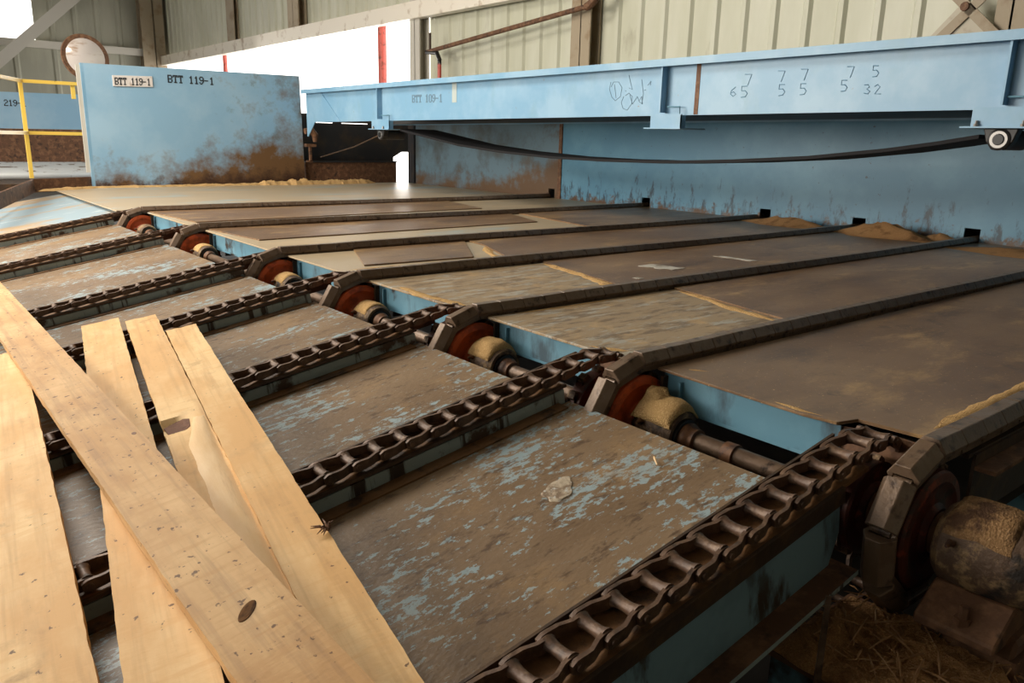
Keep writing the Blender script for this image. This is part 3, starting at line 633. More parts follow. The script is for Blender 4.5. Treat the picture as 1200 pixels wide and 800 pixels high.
# ------------------------------------------------------------------ sawdust drifts on the outfeed deck
def drift(pts, w, h, label, m='saw', z=ZP):
    """a low ridge of sawdust along a line on the deck"""
    mb = MB(); P = []
    for a, b in zip(pts, pts[1:]):
        n = max(2, int((Vector(b)-Vector(a)).length/.035))
        P += [Vector(a).lerp(Vector(b), i/n) for i in range(n)]
    P.append(Vector(pts[-1])); cr = 7; V = []
    for i, p in enumerate(P):
        t = (P[min(i+1, len(P)-1)]-P[max(i-1, 0)]).normalized(); s_ = Vector((-t.y, t.x)); e = min(1, i/5, (len(P)-1-i)/5)
        ww = w*(.55+.9*abs(mnoise.noise((p.x*5, p.y*5, 3)))+.25*mnoise.noise((p.x*21, p.y*21, 3)))*(.3+.7*e)
        row = []
        for j in range(cr):
            f = j/(cr-1)*2-1; k = (1-f*f)
            row.append(mb.bm.verts.new((p.x+s_.x*ww*f, p.y+s_.y*ww*f, z-.003+(h*k*(.6+.8*abs(mnoise.noise((p.x*9+f, p.y*9, 8))))*(.2+.8*e) if 0 < j < cr-1 else 0))))
        V.append(row)
    for a, b in zip(V, V[1:]):
        for j in range(cr-1): mb.bm.faces.new((a[j], a[j+1], b[j+1], b[j]))
        mb.bm.faces.new((a[0], b[0], b[-1], a[-1]))
    mb.bm.faces.new(V[0]); mb.bm.faces.new(V[-1][::-1])
    o = mb.build('sawdust_drift', m, smooth=True); return tag(o, label, 'sawdust', 'sawdust drifts on the decks', 'stuff')
y0, y1 = lanep(4); drift([(1.63, y1-.05), (1.55, y1-.4), (1.46, (y0+y1)/2), (1.36, y0+.06)], .05, .016, 'sawdust line along the lap of the streaky plate')
y0, y1 = lanep(3); drift([(1.62, y1-.04), (1.5, (y0+y1)/2), (1.33, y0+.12), (1.33, y0+.04)], .07, .018, 'sawdust line along the lap of the grey-tan plate')
y0, y1 = lanep(2); drift([(1.84, y1-.35), (1.6, (y0+y1)/2-.1), (1.4, y0+.06)], .06, .015, 'sawdust between the two brown sheets behind the middle sprocket')
a = onZ(427, 314, ZP); b = onZ(555, 304, ZP); drift([(a.x-.2, a.y-.03), (a.x, a.y-.03), (b.x, b.y-.06)], .05, .01, 'sawdust edge along the short brown sheet')
drift([(.24, .115), (.8, .125), (1.5, .13), (2.4, .13), (3.6, .13)], .045, .013, 'sawdust along the plate edge beside the nearest block chain')
drift([(.035, .66), (.03, .52), (.04, .42)], .05, .012, 'sawdust at the corner of the large brown plate')
drift([(.09, 1.18), (.13, 1.13), (.17, 1.06)], .04, .012, 'small sawdust spill at the far corner of the large brown plate')
y0, y1 = lanep(4); drift([(.15, y1-.02), (.7, y1-.03), (1.1, y1-.02)], .018, .008, 'thin sawdust line beside the third nearest block chain')
drift([(.02, 1.75), (.06, 1.63), (.14, 1.5)], .06, .01, 'sawdust at the near corner of the streaky plate')
y0, y1 = lanep(3); drift([(.06, y1-.3), (.03, y1-.65), (.08, y0+.14)], .07, .012, 'sawdust on the edge of the grey-tan plate by the middle sprocket')
drift([(-.55, 14.0), (.4, 14.55), (2.0, 14.62), (3.6, 14.6), (4.5, 14.6)], .13, .05, 'long sawdust drift at the foot of the big blue panel')
drift([(3.3, 14.6), (4.2, 14.5), (5.2, 14.55), (6.0, 14.62)], .16, .11, 'humped sawdust drift below the dark low wall', 'saw')
for px, py, rx, ry, h, lb, sd in [(1060, 275, .32, .72, .15, 'larger sawdust heap against the backstop between the two nearest notches', 1), (1115, 282, .2, .3, .08, 'low sawdust heap beside the nearest wall notch', 2), (955, 262, .26, .85, .10, 'smaller sawdust heap against the backstop beside the second notch', 5), (1190, 299, .4, .7, .05, 'sawdust at the backstop past the nearest notch', 7)]:
    p = onZ(px, py, ZP); o = MB().mound(0, 0, rx, ry, h, seed=sd, n=26).build('sawdust_heap', 'saw_red', smooth=True); o.location = (min(p.x, 6.83-rx*1.3), p.y, ZP+.012); tag(o, lb, 'sawdust', 'sawdust heaps at the backstop', 'stuff')
# ------------------------------------------------------------------ backstop wall with notches
NY = [(9.62, .16), (7.474, .17), (5.298, .17), (3.953, .17), (2.627, .17)]
t = thing('backstop_wall', 'long blue steel backstop wall at the end of the outfeed chains', 'wall', (XW, 0, 0))
YS = 9.62
def wallpanel(ya, yb, notches, name, m):
    mb = MB(); ys = sorted({ya, yb} | {y+q*w/2 for y, w in notches for q in (-1, 1)}); cols = []
    for y in ys: cols.append([[mb.bm.verts.new((x, y, z)) for z in (-.05, .15, 1.75)] for x in (0, .03)])
    for i in range(len(ys)-1):
        c = (ys[i]+ys[i+1])/2; a, b = cols[i], cols[i+1]
        for q in (0, 1):
            if q == 0 and any(abs(c-y) < w/2 for y, w in notches): continue
            mb.bm.faces.new((a[0][q], a[0][q+1], b[0][q+1], b[0][q])); mb.bm.faces.new((a[1][q], b[1][q], b[1][q+1], a[1][q+1]))
    o = mb.build(name, m, t); return o
wallpanel(-3.0, YS-.12, NY[1:], 'near_panel', 'wall_blue')
wallpanel(YS-.115, 14.28, [(9.72, .16)], 'far_panel', 'wall_rust')
MB().box(-.02, .0, YS-.15, YS-.07, -.03, 1.75).build('seam_strip', 'rust', t)
MB().box(-.05, .05, 14.28, 14.52, -.05, 1.3).build('end_post', 'dark', t)
MB().box(.035, .5, -3.0, 9.9, -.3, -.01).build('dark_base', 'dark', t)  # unseen dark base added behind the wall to darken the notches
for i, (y, w) in enumerate(NY):
    MB().box(.03, .42, y-w/2-.03+(.1 if i == 0 else 0), y+w/2+.03+(.1 if i == 0 else 0), .16, .18).build('notch_shade', 'dark', t)  # added dark sleeve over each notch, keeps light out behind it
MB().box(.42, .44, -3, 14.3, -.3, 1.7).build('dark_backing', 'dark', t)  # added dark sheet so the notches look black inside
# ------------------------------------------------------------------ overhead girder, brackets, belt
XB = 4.4; YB0, YB1 = -2.5, 14.45
def zb(y): return 1.33-.0072*(y)            # underside, slightly out of level
def zt(y): return 1.905-.0042*y
t = thing('steel_girder', 'long pale blue steel girder over the outfeed deck, stencilled with a number', 'girder')
def ybox(x0, x1, ya, yb, f0, f1, name, m, n=1):
    mb = MB(); V = [mb.bm.verts.new(p) for p in ((x0, ya, f0(ya)), (x1, ya, f0(ya)), (x1, ya, f1(ya)), (x0, ya, f1(ya)), (x0, yb, f0(yb)), (x1, yb, f0(yb)), (x1, yb, f1(yb)), (x0, yb, f1(yb)))]
    for f in ((0, 1, 2, 3), (7, 6, 5, 4), (0, 4, 5, 1), (1, 5, 6, 2), (2, 6, 7, 3), (3, 7, 4, 0)): mb.bm.faces.new([V[j] for j in f])
    return mb.build(name, m, t)
ybox(XB, XB+.02, YB0, YB1-.45, zb, zt, 'web', 'girder')
ybox(XB-.12, XB+.5, YB0, YB1, lambda y: zt(y)-.03, zt, 'top_flange', 'girder')
ybox(XB-.13, XB-.115, YB0, YB1, lambda y: zt(y)-.075, lambda y: zt(y)+.002, 'flange_lip', 'girder')
ybox(XB+.02, XB+1.6, YB0, YB1-.5, lambda y: zb(y)-.0, lambda y: zb(y)+.025, 'bottom_flange', 'dark')  # dark colour paints in the shaded underside of the girder
ybox(XB+1.58, XB+1.6, YB0, YB1-.5, lambda y: zb(y)-.02, zt, 'rear_web', 'girder')
MB().prism([(13.0, zb(13)+.0), (YB1-.35, zb(14)), (YB1-.02, zb(14)-.28), (YB1+.02, zb(14)-.28), (YB1+.02, zt(14.4)-.03), (YB1-.62, zt(14.4)-.03)], 'x', XB-.012, XB+.004).build('end_bracket', 'girder', t)
for y in (1.597, 5.098, 11.46): MB().box(XB-.10, XB, y-.009, y+.009, zb(y)+.03, zt(y)-.03).build('stiffener', 'girder', t)
MB().box(XB-.004, XB, 4.64, 4.695, zb(4.6)+.005, zt(4.6)-.04).build('weld_seam', 'rust', t)['label'] = 'rusty vertical weld seam'
MB().box(XB-.004, XB, 9.2, 9.32, zb(9.2)+.25, zt(9.2)-.04).build('stain', mat('pale_stain', (.42, .48, .47), rough=.6), t)
p0 = onX(483, 111, XB); p1 = onX(519, 110, XB)
lettering('BTT 109-1', p0, (p1-p0)/9, Vector((0, 0, -.125)), (-1, 0, 0), 'ink_faint', t)
# hand-drawn digits and scribbles
STR = {'7': [[(0, 0), (.9, 0), (.35, 1)]], '5': [[(.85, 0), (.15, 0), (.1, .42), (.6, .4), (.85, .65), (.6, .95), (.05, 1)]], '6': [[(.8, 0), (.25, .35), (.1, .75), (.45, 1), (.8, .75), (.5, .5), (.15, .65)]],
       '3': [[(.1, .05), (.6, 0), (.75, .25), (.4, .48), (.8, .72), (.55, 1), (.05, .92)]], '2': [[(.1, .2), (.5, 0), (.8, .25), (.1, 1), (.9, 1)]]}
mb = MB()
def stroke(pxs, r=.0045):
    mb.tube([onX(x, y, XB-.0015) for x, y in pxs], r, 4)
def digit(ch, x, y, w, h):
    for s_ in STR[ch]: stroke([(x+w*a, y+h*b) for a, b in s_])
for ch, x, y in [('7', 873, 87), ('7', 912, 83), ('7', 939, 81), ('7', 993, 78), ('5', 1022, 77), ('6', 855, 102), ('5', 868, 101), ('5', 912, 99), ('5', 937, 98), ('5', 985, 94), ('3', 1012, 99), ('2', 1024, 99)]:
    digit(ch, x, y, 9, 13 if ch in '75' else 11)
mb.build('pencilled_numbers', 'chalk', t)['label'] = 'faint handwritten digits in two rows'
mb = MB()
for s_ in [[(716, 96), (714, 104), (717, 114), (721, 118), (727, 113), (729, 103), (725, 96), (719, 96), (716, 102)], [(720, 99), (722, 115)], [(733, 106), (733.5, 107)], [(737, 88), (739, 97), (741, 105), (737, 103)],
           [(731, 113), (728, 120), (730, 127), (735, 129), (740, 122), (741, 113), (737, 109), (733, 112)], [(738, 111), (741, 122)], [(741, 122), (747, 113), (749, 119), (753, 122), (752, 113), (749, 118)], [(752, 93), (754, 110), (752, 122)], [(755, 106), (757, 105)], [(759, 100), (763, 95), (762, 100)]]: stroke(s_, .0036)
mb.build('scribble', 'ink_faint', t)['label'] = 'scrawled pencil signature'
def roller_bracket(ya, yb, yc, label, big):
    z = zb((ya+yb)/2)
    t = thing('roller_bracket', label, 'bracket', (XB, 0, z), 'belt roller brackets under the girder')
    MB().box(-.10, -.085, ya, yb, -.135, .012).build('hanger_plate', 'girder', t)
    MB().box(-.13, .3, ya-.02, yb+.07, -.148, -.135).build('ledge', 'girder', t)
    MB().box(-.10, -.02, ya, ya+.012, -.135, .0).build('end_cheek', 'girder', t)
    MB().tube([(-.06, ya+.06, .01), (-.06, ya+.06, .09), (-.06, yc, .09)], .008, 6).build('rod', 'blue', t)
    if big is None: return
    mb = MB(); mb.prism([(yc-.13, -.148), (yc+.13, -.148), (yc+.10, -.25), (yc+.05, -.315), (yc-.05, -.315), (yc-.1, -.25)], 'x', -.07, .02); mb.build('bearing_block', 'black', t, bevel=.008)
    MB().lathe([(.03, -.016), (.07, -.016), (.085, -.006), (.085, .0)], 'x', (-.07, yc, -.235), 24).build('bearing_cap', 'black', t, smooth=True)
    MB().lathe([(.058, -.018), (.066, -.018), (.066, -.012), (.058, -.012)], 'x', (-.07, yc, -.235), 28).build('bearing_ring', 'chrome', t, smooth=True)
    MB().lathe([(.022, -.012), (.04, -.012), (.045, 0)], 'x', (-.088, yc, -.235), 16).build('shaft_end', 'black', t, smooth=True)
    MB().lathe([(.075, 0), (.08, .006), (.08, .36), (.075, .366)], 'x', (.02, yc, -.235), 20).build('roller', 'dark', t, smooth=True)
    for d in (-.17, .17):
        MB().lathe([(.022, -.02), (.022, .0), (.012, .0), (.012, .025)], 'z', (-.115, yc+d, -.115), 8).build('bolt', 'chrome', t)
roller_bracket(1.22, 1.80, 1.58, 'largest blue roller bracket under the girder with a round bearing cap', 1)
roller_bracket(4.78, 5.22, 5.02, 'middle blue hanger bracket under the girder, without a bearing', None)
roller_bracket(11.05, 11.65, 11.4, 'far roller bracket under the girder near the big blue panel', 0)
# belt sagging between the first and the last roller
pts = [(470, 152), (505, 161), (540, 170), (590, 178), (650, 184.5), (710, 188), (780, 190), (860, 188.5), (950, 184.5), (1040, 176), (1100, 168), (1150, 160)]
P = [onX(x, y, 4.55) for x, y in pts]
mb = MB(); V = []
for p in P: V.append([mb.bm.verts.new((x, p.y, p.z+dz)) for x, dz in ((4.50, -.016), (5.25, -.016), (5.25, .016), (4.50, .016))])
for a, b in zip(V, V[1:]):
    for j in range(4): mb.bm.faces.new((a[j], a[(j+1) % 4], b[(j+1) % 4], b[j]))
mb.bm.faces.new(V[0]); mb.bm.faces.new(V[-1][::-1])
tag(mb.build('conveyor_belt', 'rubber', smooth=True, angle=50), 'slack black belt sagging below the blue girder', 'belt')
mb = MB(); mb.tube([onX(445, 158, 4.5), onX(415, 172, 4.5), onX(376, 184, 4.5)], .012, 6)
tag(mb.build('cable', 'rail', smooth=True), 'thin dark cable slanting down from the far roller bracket', 'cable')
# ------------------------------------------------------------------ big panel and things around it
YP = 14.75
t = thing('machine_panel', 'large pale blue steel panel with rusty foot, small white number plate on it', 'panel', (0, YP, 0))
def pp(x, z): return (x, z)
MB().prism([(.455, -.04), (4.43, -.01), (4.39, 2.125), (.455, 2.09)], 'y', 0, .02).build('sheet', 'panel', t)
MB().box(.405, .455, -.0, .05, -.0, 2.09).build('edge_strip', 'girder', t, bevel=.004)
MB().box(.34, .405, .02, .06, .25, 2.06).build('side_return', 'pale_col', t)
p0 = onY(131, 88, YP); p1 = onY(178, 89.5, YP); p2 = onY(131, 101.5, YP)
sg = MB().prism([(p0.x, p0.z), (p1.x, p1.z), (p1.x, p1.z-.185), (p0.x, p0.z-.185)], 'y', -.02, -.005).build('number_plate', 'white', t, bevel=.003)
a0 = onY(134, 90.6, YP-.02)-Vector((0, YP, 0)); a1 = onY(176.5, 92, YP-.02)-Vector((0, YP, 0))
lettering('BTT 119-1', a0, (a1-a0)/9, (0, 0, -.125), (0, -1, 0), 'ink', sg)
a0 = onY(196, 87.4, YP)-Vector((0, YP, 0)); a1 = onY(251, 90.8, YP)-Vector((0, YP, 0))
lettering('BTT 119-1', a0, (a1-a0)/9, (0, 0, -.14), (0, -1, 0), 'ink', t)
t = thing('hinge_bracket', 'rusty curved bracket on the edge of the big blue panel', 'bracket', (4.46, YP-.05, 0))
MB().tube([(-.02, 0, 1.05), (.12, 0, 1.07), (.2, 0, .98), (.2, 0, .84)], [.06, .075, .07, .04], 10).build('curved_arm', 'rust', t, smooth=True)
MB().box(-.02, .2, -.05, .06, .74, .80).build('lower_ledge', 'rust', t, bevel=.01)
MB().box(.06, .1, -.03, .03, .45, .74).build('hook_bar', 'rust', t, bevel=.008)
MB().box(.0, .12, -.03, .03, .43, .47).build('hook_tip', 'rust', t, bevel=.008)
t = thing('low_wall', 'low dark rusty wall closing the far end of the outfeed', 'wall', (0, YP+.12, 0))
xe = onY(464, 210, YP+.14).x
MB().box(4.5, xe, 0, .04, -.05, .42).build('sheet', 'rust', t)
MB().box(4.5, xe, -.03, .06, .42, .45).build('top_edge', 'dark', t)
t = thing('dark_backdrop', 'added black sheet hood behind the girder end', 'backing', (0, YP+.5, 0))  # dark sheets added to fill the black background beyond the low wall
xh = onY(461, 190, YP+.5).x; zh = onY(470, 178, YP+.5).z
MB().box(4.5, xh, 0, .03, 0, 1.235).build('sheet', 'dark', t)
MB().prism([(xh, zh-.12), (xh+.22, zh), (7.6, zh), (7.6, 1.235), (xh, 1.235)], 'y', 0, .03).build('upper_sheet', 'dark', t)
MB().prism([(4.6, 1.235), (4.95, 1.235), (4.95, 1.42), (4.6, 1.42)], 'y', 0, .03).build('tab', 'dark', t)
MB().prism([(5.35, 1.235), (5.55, 1.235), (5.55, 1.42), (5.35, 1.42)], 'y', 0, .03).build('tab', 'dark', t)
MB().prism([(6.2, 1.235), (7.3, 1.235), (7.3, 1.42), (6.2, 1.42)], 'y', 0, .03).build('tab', 'dark', t)
# curb and guard rail
cA, cB, cC = Vector((.44, 14.82, 0)), Vector((-.56, 14.28, 0)), Vector((-1.75, 10.9, 0))
t = thing('curb_plate', 'bent rusty kick plate at the foot of the yellow guard rail', 'kick plate')
def wallseg(a, b, z0, z1, th, name, m, t, da=0, db=0):
    d = (b-a).normalized(); n = Vector((-d.y, d.x, 0))*th; mb = MB()
    V = [mb.bm.verts.new((p.x, p.y, z)) for p, z in ((a, z0+da), (b, z0+db), (b, z1+db), (a, z1+da), (a+n, z0+da), (b+n, z0+db), (b+n, z1+db), (a+n, z1+da))]
    for f in ((0, 1, 2, 3), (7, 6, 5, 4), (0, 4, 5, 1), (1, 5, 6, 2), (2, 6, 7, 3), (3, 7, 4, 0)): mb.bm.faces.new([V[j] for j in f])
    return mb.build(name, m, t)
wallseg(cA, cB, -.05, .17, -.03, 'front_plate', 'rust', t)
wallseg(cB, cC, -.05, .17, -.03, 'side_plate', 'rust', t, db=-.12)
t = thing('guard_rail', 'yellow square-tube guard rail beside the big blue panel', 'guard rail', (0, 0, 0))
pB = onY(34, 205, 15.1); pT = onY(22, 92, 15.1); pB.x = pT.x = -.47
gA = Vector((.36, 15.12, 0)); gB = Vector((-.47, 15.1, 0)); gC = Vector((-1.9, 11.6, 0))
def tubeq(a, b, w, name, m):
    d = (b-a); L = d.length; q = d.to_track_quat('Z', 'Y').to_matrix().to_4x4(); mb = MB(); mb.box(-w, w, -w, w, 0, L, Matrix.Translation(a) @ q); return mb.build(name, m, t, bevel=.006)
tubeq(Vector((-.47, 15.1, .14)), Vector((-.47, 15.1, 1.78)), .03, 'post', 'yellow')
tubeq(Vector((.33, 15.15, 1.50)), Vector((.33, 15.15, 1.74)), .03, 'stub', 'yellow')
for z, nm in ((1.755, 'top_rail'), (.905, 'mid_rail')):
    tubeq(Vector((-.50, 15.1, z)), Vector((.50 if nm == 'mid_rail' else .44, 15.12, z+.0)), .028, nm, 'yellow')
    tubeq(Vector((-.45, 15.1, z)), Vector((-2.2, 11.2, z+.02)), .028, nm, 'yellow')
MB().box(.44, .54, 15.08, 15.16, .87, .94).build('rail_end', 'rust', t)['label'] = 'rusty rail end'
# roller table and panel behind the rail
t = thing('roller_table', 'grey roller table behind the yellow guard rail', 'roller table', (0, 0, 0))
for i in range(9):
    y = 15.9+i*.62
    MB().lathe([(.05, 0), (.07, .01), (.07, 4.4), (.05, 4.41)], 'x', (-2.8, y, .14), 12).build('roller', 'roller', t, smooth=True, angle=40)
MB().box(-3, 2.0, 15.3, 21.6, -.08, .03).build('bed', 'rail', t)
t = thing('backing_panel', 'distant blue panel with rusty lower half behind the guard rail', 'panel', (0, 22, 0))
MB().prism([(-3.5, .93), (3.0, .98), (3.0, 1.84), (-3.5, 1.76)], 'y', 0, .03).build('sheet', 'panel', t)
for xx in (-3.2, 0, 2.8): MB().box(xx-.05, xx+.05, .03, .13, -1.2, 1.6).build('leg', 'dark', t)
MB().prism([(-3.5, .16), (3.0, .16), (3.0, .975), (-3.5, .93)], 'y', -.0, .05).build('lower_sheet', 'rust', t)
p0 = onY(-18, 115.5, 22)-Vector((0, 22, 0)); p1 = onY(31, 117.5, 22)-Vector((0, 22, 0))
lettering('BTT 219-1', p0, (p1-p0)/9, (0, 0, -.15), (0, -1, 0), 'ink', t)
# convex mirror
t = thing('convex_mirror', 'round safety mirror with rusty rim above the corner of the blue panel', 'mirror', (.80, 16.2, 2.29))
rx = Matrix.Rotation(math.radians(-8), 4, 'X') @ Matrix.Rotation(math.radians(8), 4, 'Z')
o = MB().lathe([(.03, -.10), (.12, -.093), (.22, -.07), (.31, -.035), (.385, .0), (.385, .01)], 'y', (0, 0, 0), 36).build('mirror_dome', 'mirror', t, smooth=True); o.matrix_local = rx
o = MB().lathe([(.375, -.02), (.415, -.025), (.425, .0), (.415, .03), (.375, .03)], 'y', (0, 0, 0), 36).build('rim', 'rust', t, smooth=True); o.matrix_local = rx
o = MB().tube([(.0, .02, .0), (.0, .1, -.1), (-.12, -.6, -.45), (-.2, -1.36, -.5), (-.2, -1.38, -2.0)], .025, 8).build('arm', 'rust', t, smooth=True)
# ------------------------------------------------------------------ building shell
XBW, YLW = 8.0, 36.0
def ribbed(axis, c, a, b, z0, z1, pitch, name, m, sgn=1, depth=.05):
    """profiled metal sheet: broad pans with raised ribs towards the room"""
    prof = []; u = a
    while u < b:
        for f, d in ((0, 0), (.62, 0), (.70, depth), (.84, depth), (.92, 0)):
            if u+f*pitch <= b: prof.append((u+f*pitch, d))
        u += pitch
    prof.append((b, 0))
    mb = MB(); R = []
    for u, d in prof:
        p = [(c-sgn*d, u) if axis == 'y' else (u, c-sgn*d)]
        x, y = p[0]; R.append([mb.bm.verts.new((x, y, z)) for z in (z0, z1)])
    R2 = [[mb.bm.verts.new((v.co.x+(sgn*.03 if axis == 'y' else 0), v.co.y+(sgn*.03 if axis == 'x' else 0), v.co.z)) for v in r] for r in R]
    for i in range(len(R)-1):
        mb.bm.faces.new((R[i][0], R[i][1], R[i+1][1], R[i+1][0])); mb.bm.faces.new((R2[i][0], R2[i+1][0], R2[i+1][1], R2[i][1]))
        mb.bm.faces.new((R[i][1], R2[i][1], R2[i+1][1], R[i+1][1])); mb.bm.faces.new((R[i][0], R[i+1][0], R2[i+1][0], R2[i][0]))
    mb.bm.faces.new((R[0][0], R2[0][0], R2[0][1], R[0][1])); mb.bm.faces.new((R[-1][0], R[-1][1], R2[-1][1], R2[-1][0]))
    return struct(mb.build(name, m))
ZF, ZC = -1.2, 7.0
g0 = onX(193, 68, XBW); g1 = onX(490, 25, XBW)
zg = (g0.z+g1.z)/2
yo = onX(492, 60, XBW).y
pit = (onX(798, 30, XBW).y-onX(1014, 30, XBW).y)/6
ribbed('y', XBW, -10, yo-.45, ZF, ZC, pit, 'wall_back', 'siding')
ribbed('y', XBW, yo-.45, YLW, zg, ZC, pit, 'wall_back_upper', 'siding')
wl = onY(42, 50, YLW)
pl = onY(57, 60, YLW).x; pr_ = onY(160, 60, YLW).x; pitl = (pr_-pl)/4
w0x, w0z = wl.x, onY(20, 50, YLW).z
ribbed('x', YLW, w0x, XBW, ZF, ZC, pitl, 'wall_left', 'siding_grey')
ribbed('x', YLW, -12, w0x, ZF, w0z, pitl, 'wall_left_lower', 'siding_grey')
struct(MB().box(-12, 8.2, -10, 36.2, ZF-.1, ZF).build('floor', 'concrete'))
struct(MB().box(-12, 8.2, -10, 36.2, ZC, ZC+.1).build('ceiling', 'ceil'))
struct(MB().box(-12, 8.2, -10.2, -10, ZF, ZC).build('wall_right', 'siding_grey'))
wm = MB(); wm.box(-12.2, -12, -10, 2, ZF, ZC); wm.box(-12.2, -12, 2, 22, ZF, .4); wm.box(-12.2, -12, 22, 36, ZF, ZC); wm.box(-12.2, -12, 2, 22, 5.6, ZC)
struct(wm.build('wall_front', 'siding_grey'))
wt = onY(42, 50, YLW)
struct(MB().box(-12, w0x+.1, YLW-.12, YLW, w0z-.08, w0z+.05).build('window_1', 'pale_col'))
# columns, girts and braces of the frame
n_ = [0]
def trim(mb, m, bevel=0):
    n_[0] += 1; return struct(mb.build(f'trim_{n_[0]}', m, bevel=bevel))
def hcol(y, d, w, z0, z1, m):     # H column standing against the back wall
    mb = MB(); mb.box(XBW-d, XBW-d+.03, y-w/2, y+w/2, z0, z1); mb.box(XBW-.06, XBW-.03, y-w/2, y+w/2, z0, z1); mb.box(XBW-d, XBW-.03, y-.012, y+.012, z0, z1)
    return trim(mb, m)
def girt(): 
    a = Vector((XBW-.5, g0.y-.0, 0)); mb = MB()
    za, zb_ = g0.z, g1.z
    mb.box(XBW-.42, XBW-.36, 9.3, YLW-.3, zg-.17, zg+.12); mb.box(XBW-.42, XBW-.12, 9.3, YLW-.3, zg+.12, zg+.17); mb.box(XBW-.42, XBW-.2, 9.3, YLW-.3, zg-.2, zg-.17)
    return trim(mb, M['girt'])
girt()
ca = onX(680, 40, XBW-.3).y; hcol(ca, .3, .5, ZF, ZC, M['column'])
cb_ = onX(486, 70, XBW-.3).y; hcol(cb_, .3, .42, ZF, ZC, M['pale_col'])
cc = onX(343, 15, XBW-.3).y; hcol(cc, .3, .75, zg, ZC, M['column'])
ce = onX(269, 15, XBW-.2).y; hcol(ce, .2, .7, zg, ZC, M['column'])
cf = onX(1185, 20, XBW-.3).y; hcol(cf, .3, .35, ZF, ZC, M['column'])
cg = onY(181, 40, YLW-.6); mb = MB(); mb.box(cg.x-.5, cg.x+.4, YLW-.6, YLW-.56, ZF, ZC); mb.box(cg.x-.5, cg.x+.4, YLW-.1, YLW-.06, ZF, ZC); mb.box(cg.x-.02, cg.x+.02, YLW-.6, YLW-.06, ZF, ZC); trim(mb, M['column'])
gl = onY(100, 56, YLW-.4); mb = MB(); mb.box(-12, XBW-.4, YLW-.4, YLW-.3, gl.z-.14, gl.z+.14); trim(mb, M['pale_col'])
b0 = onY(-40, 105, YLW-.8); b1 = onY(95, -10, YLW-.8)
mb = MB(); d = (b1-b0).normalized(); nn = Vector((-d.z, 0, d.x))*.2
V = [mb.bm.verts.new(p) for p in (b0-nn, b1-nn, b1+nn, b0+nn)]; f = mb.bm.faces.new(V); r = bmesh.ops.extrude_face_region(mb.bm, geom=[f]); bmesh.ops.translate(mb.bm, vec=(0, .06, 0), verts=[v for v in r['geom'] if isinstance(v, bmesh.types.BMVert)]); trim(mb, M['pale_col'])
# crossed bracing with a gusset at the upper right
XG = XBW-.35
t = thing('brace_gusset', 'diamond-shaped bracing gusset with one big bolt behind the girder', 'gusset')
c0 = onX(1132, 8, XG)
MB().prism([(c0.y+.42, c0.z-.36), (c0.y, c0.z+.1), (c0.y-.34, c0.z-.30), (c0.y-.1, c0.z-.6), (c0.y+.2, c0.z-.62)], 'x', XG, XG+.02).build('plate', 'gusset', t)
MB().lathe([(.02, -.05), (.05, -.05), (.055, -.03), (.055, .0)], 'x', (XG, c0.y, c0.z), 10).build('bolt', 'rust', t)
for (pa, pb) in (((1085, 60), (1200, -50)), ((1075, -50), (1180, 55))):
    qa, qb = onX(*pa, XG-.03), onX(*pb, XG-.03); d = (qb-qa); nn = Vector((0, -d.z, d.y)).normalized()*.055; mb = MB()
    V = [mb.bm.verts.new(p) for p in (qa-nn, qb-nn, qb+nn, qa+nn)]; f = mb.bm.faces.new(V); r = bmesh.ops.extrude_face_region(mb.bm, geom=[f]); bmesh.ops.translate(mb.bm, vec=(.02, 0, 0), verts=[v for v in r['geom'] if isinstance(v, bmesh.types.BMVert)])
    mb.build('brace_bar', 'column', t)
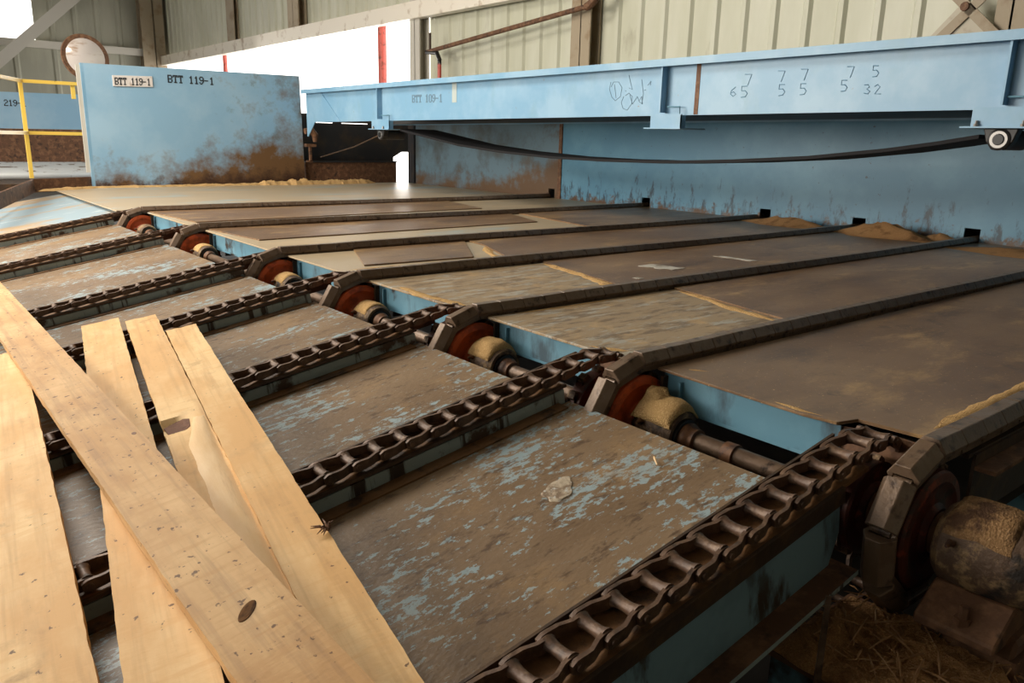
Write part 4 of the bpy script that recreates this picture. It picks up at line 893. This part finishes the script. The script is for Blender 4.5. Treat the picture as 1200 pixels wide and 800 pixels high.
# rusty pipe on the wall
XP = XBW-.5
t = thing('pipe_run', 'rusty pipe slanting up across the siding with a red drop pipe', 'pipe')
a, b, c = onX(500, 61, XP), onX(690, 7, XP), onX(700, -4, XP)
MB().tube([a, a.lerp(b, .5), b], .045, 10).build('pipe', 'rust', t, smooth=True)
MB().tube([b-(b-a).normalized()*.06, b, b.lerp(c, .6), c, c+Vector((0, -.05, .4))], [.07, .075, .075, .06, .05], 10).build('elbow', 'rust', t, smooth=True)
e0 = onX(512, 62, XP); e1 = onX(515, 70, XP); e2 = onX(515, 98, XP)
MB().tube([a, e0, e1, e1-Vector((0, 0, .1))], .05, 10).build('elbow', 'black', t, smooth=True)
MB().tube([e1-Vector((0, 0, .08)), Vector((e1.x, e1.y, e2.z-.6))], .045, 10).build('drop_pipe', 'redpipe', t, smooth=True)
v0 = onX(504, 44, XP-.02); MB().box(v0.x-.02, v0.x+.02, v0.y-.02, v0.y+.02, v0.z-.28, v0.z+.1).build('clamp', 'rail', t)
for i, (px, w, lb) in enumerate([(448, .085, 'thick red standpipe in the bright opening above the girder'), (263, .06, 'thin red standpipe in the bright opening behind the blue panel')]):
    p = onX(px, 60, XBW-.03)
    o = MB().lathe([(w*1.3, ZF), (w*1.3, zg-.02)], 'z', (p.x, p.y, 0), 14).build('standpipe', 'redpipe', smooth=True); tag(o, lb, 'pipe', 'red standpipes')
# ------------------------------------------------------------------ light
w = bpy.data.worlds.new('sky'); S.world = w; w.use_nodes = True
bg = w.node_tree.nodes['Background']; bg.inputs[0].default_value = (1, .965, .90, 1); bg.inputs[1].default_value = 3.0
def area(name, loc, aim, sx, sy, power, col):
    l = bpy.data.lights.new(name, 'AREA'); l.shape = 'RECTANGLE'; l.size = sx; l.size_y = sy; l.energy = power; l.color = col
    o = bpy.data.objects.new(name, l); COL.objects.link(o); o.location = loc; o.rotation_euler = (Vector(aim)-Vector(loc)).to_track_quat('-Z', 'Y').to_euler(); return o
area('bay_door_daylight', (-9.0, 11.5, 2.9), (0, 7.5, .3), 8, 3.6, 1350, (1, .9, .76))
area('overhead_fill', (-3.2, 9.5, 6.8), (-2.6, 8.0, 0), 5, 5, 1500, (1, .93, .82))  # added overhead lamp to brighten boards and infeed deck; ceiling there is closed
area('opening_daylight', (XBW+.3, 25, 1.4), (0, 14, 0), 12, 3, 1000, (1, .96, .90))
S.view_settings.view_transform = 'Standard'; S.view_settings.look = 'None'; S.view_settings.gamma = 1; S.view_settings.exposure = 0
S.view_settings.use_curve_mapping = False
S.cycles.use_denoising = True
S.cycles.max_bounces = 6; S.cycles.sample_clamp_indirect = 6
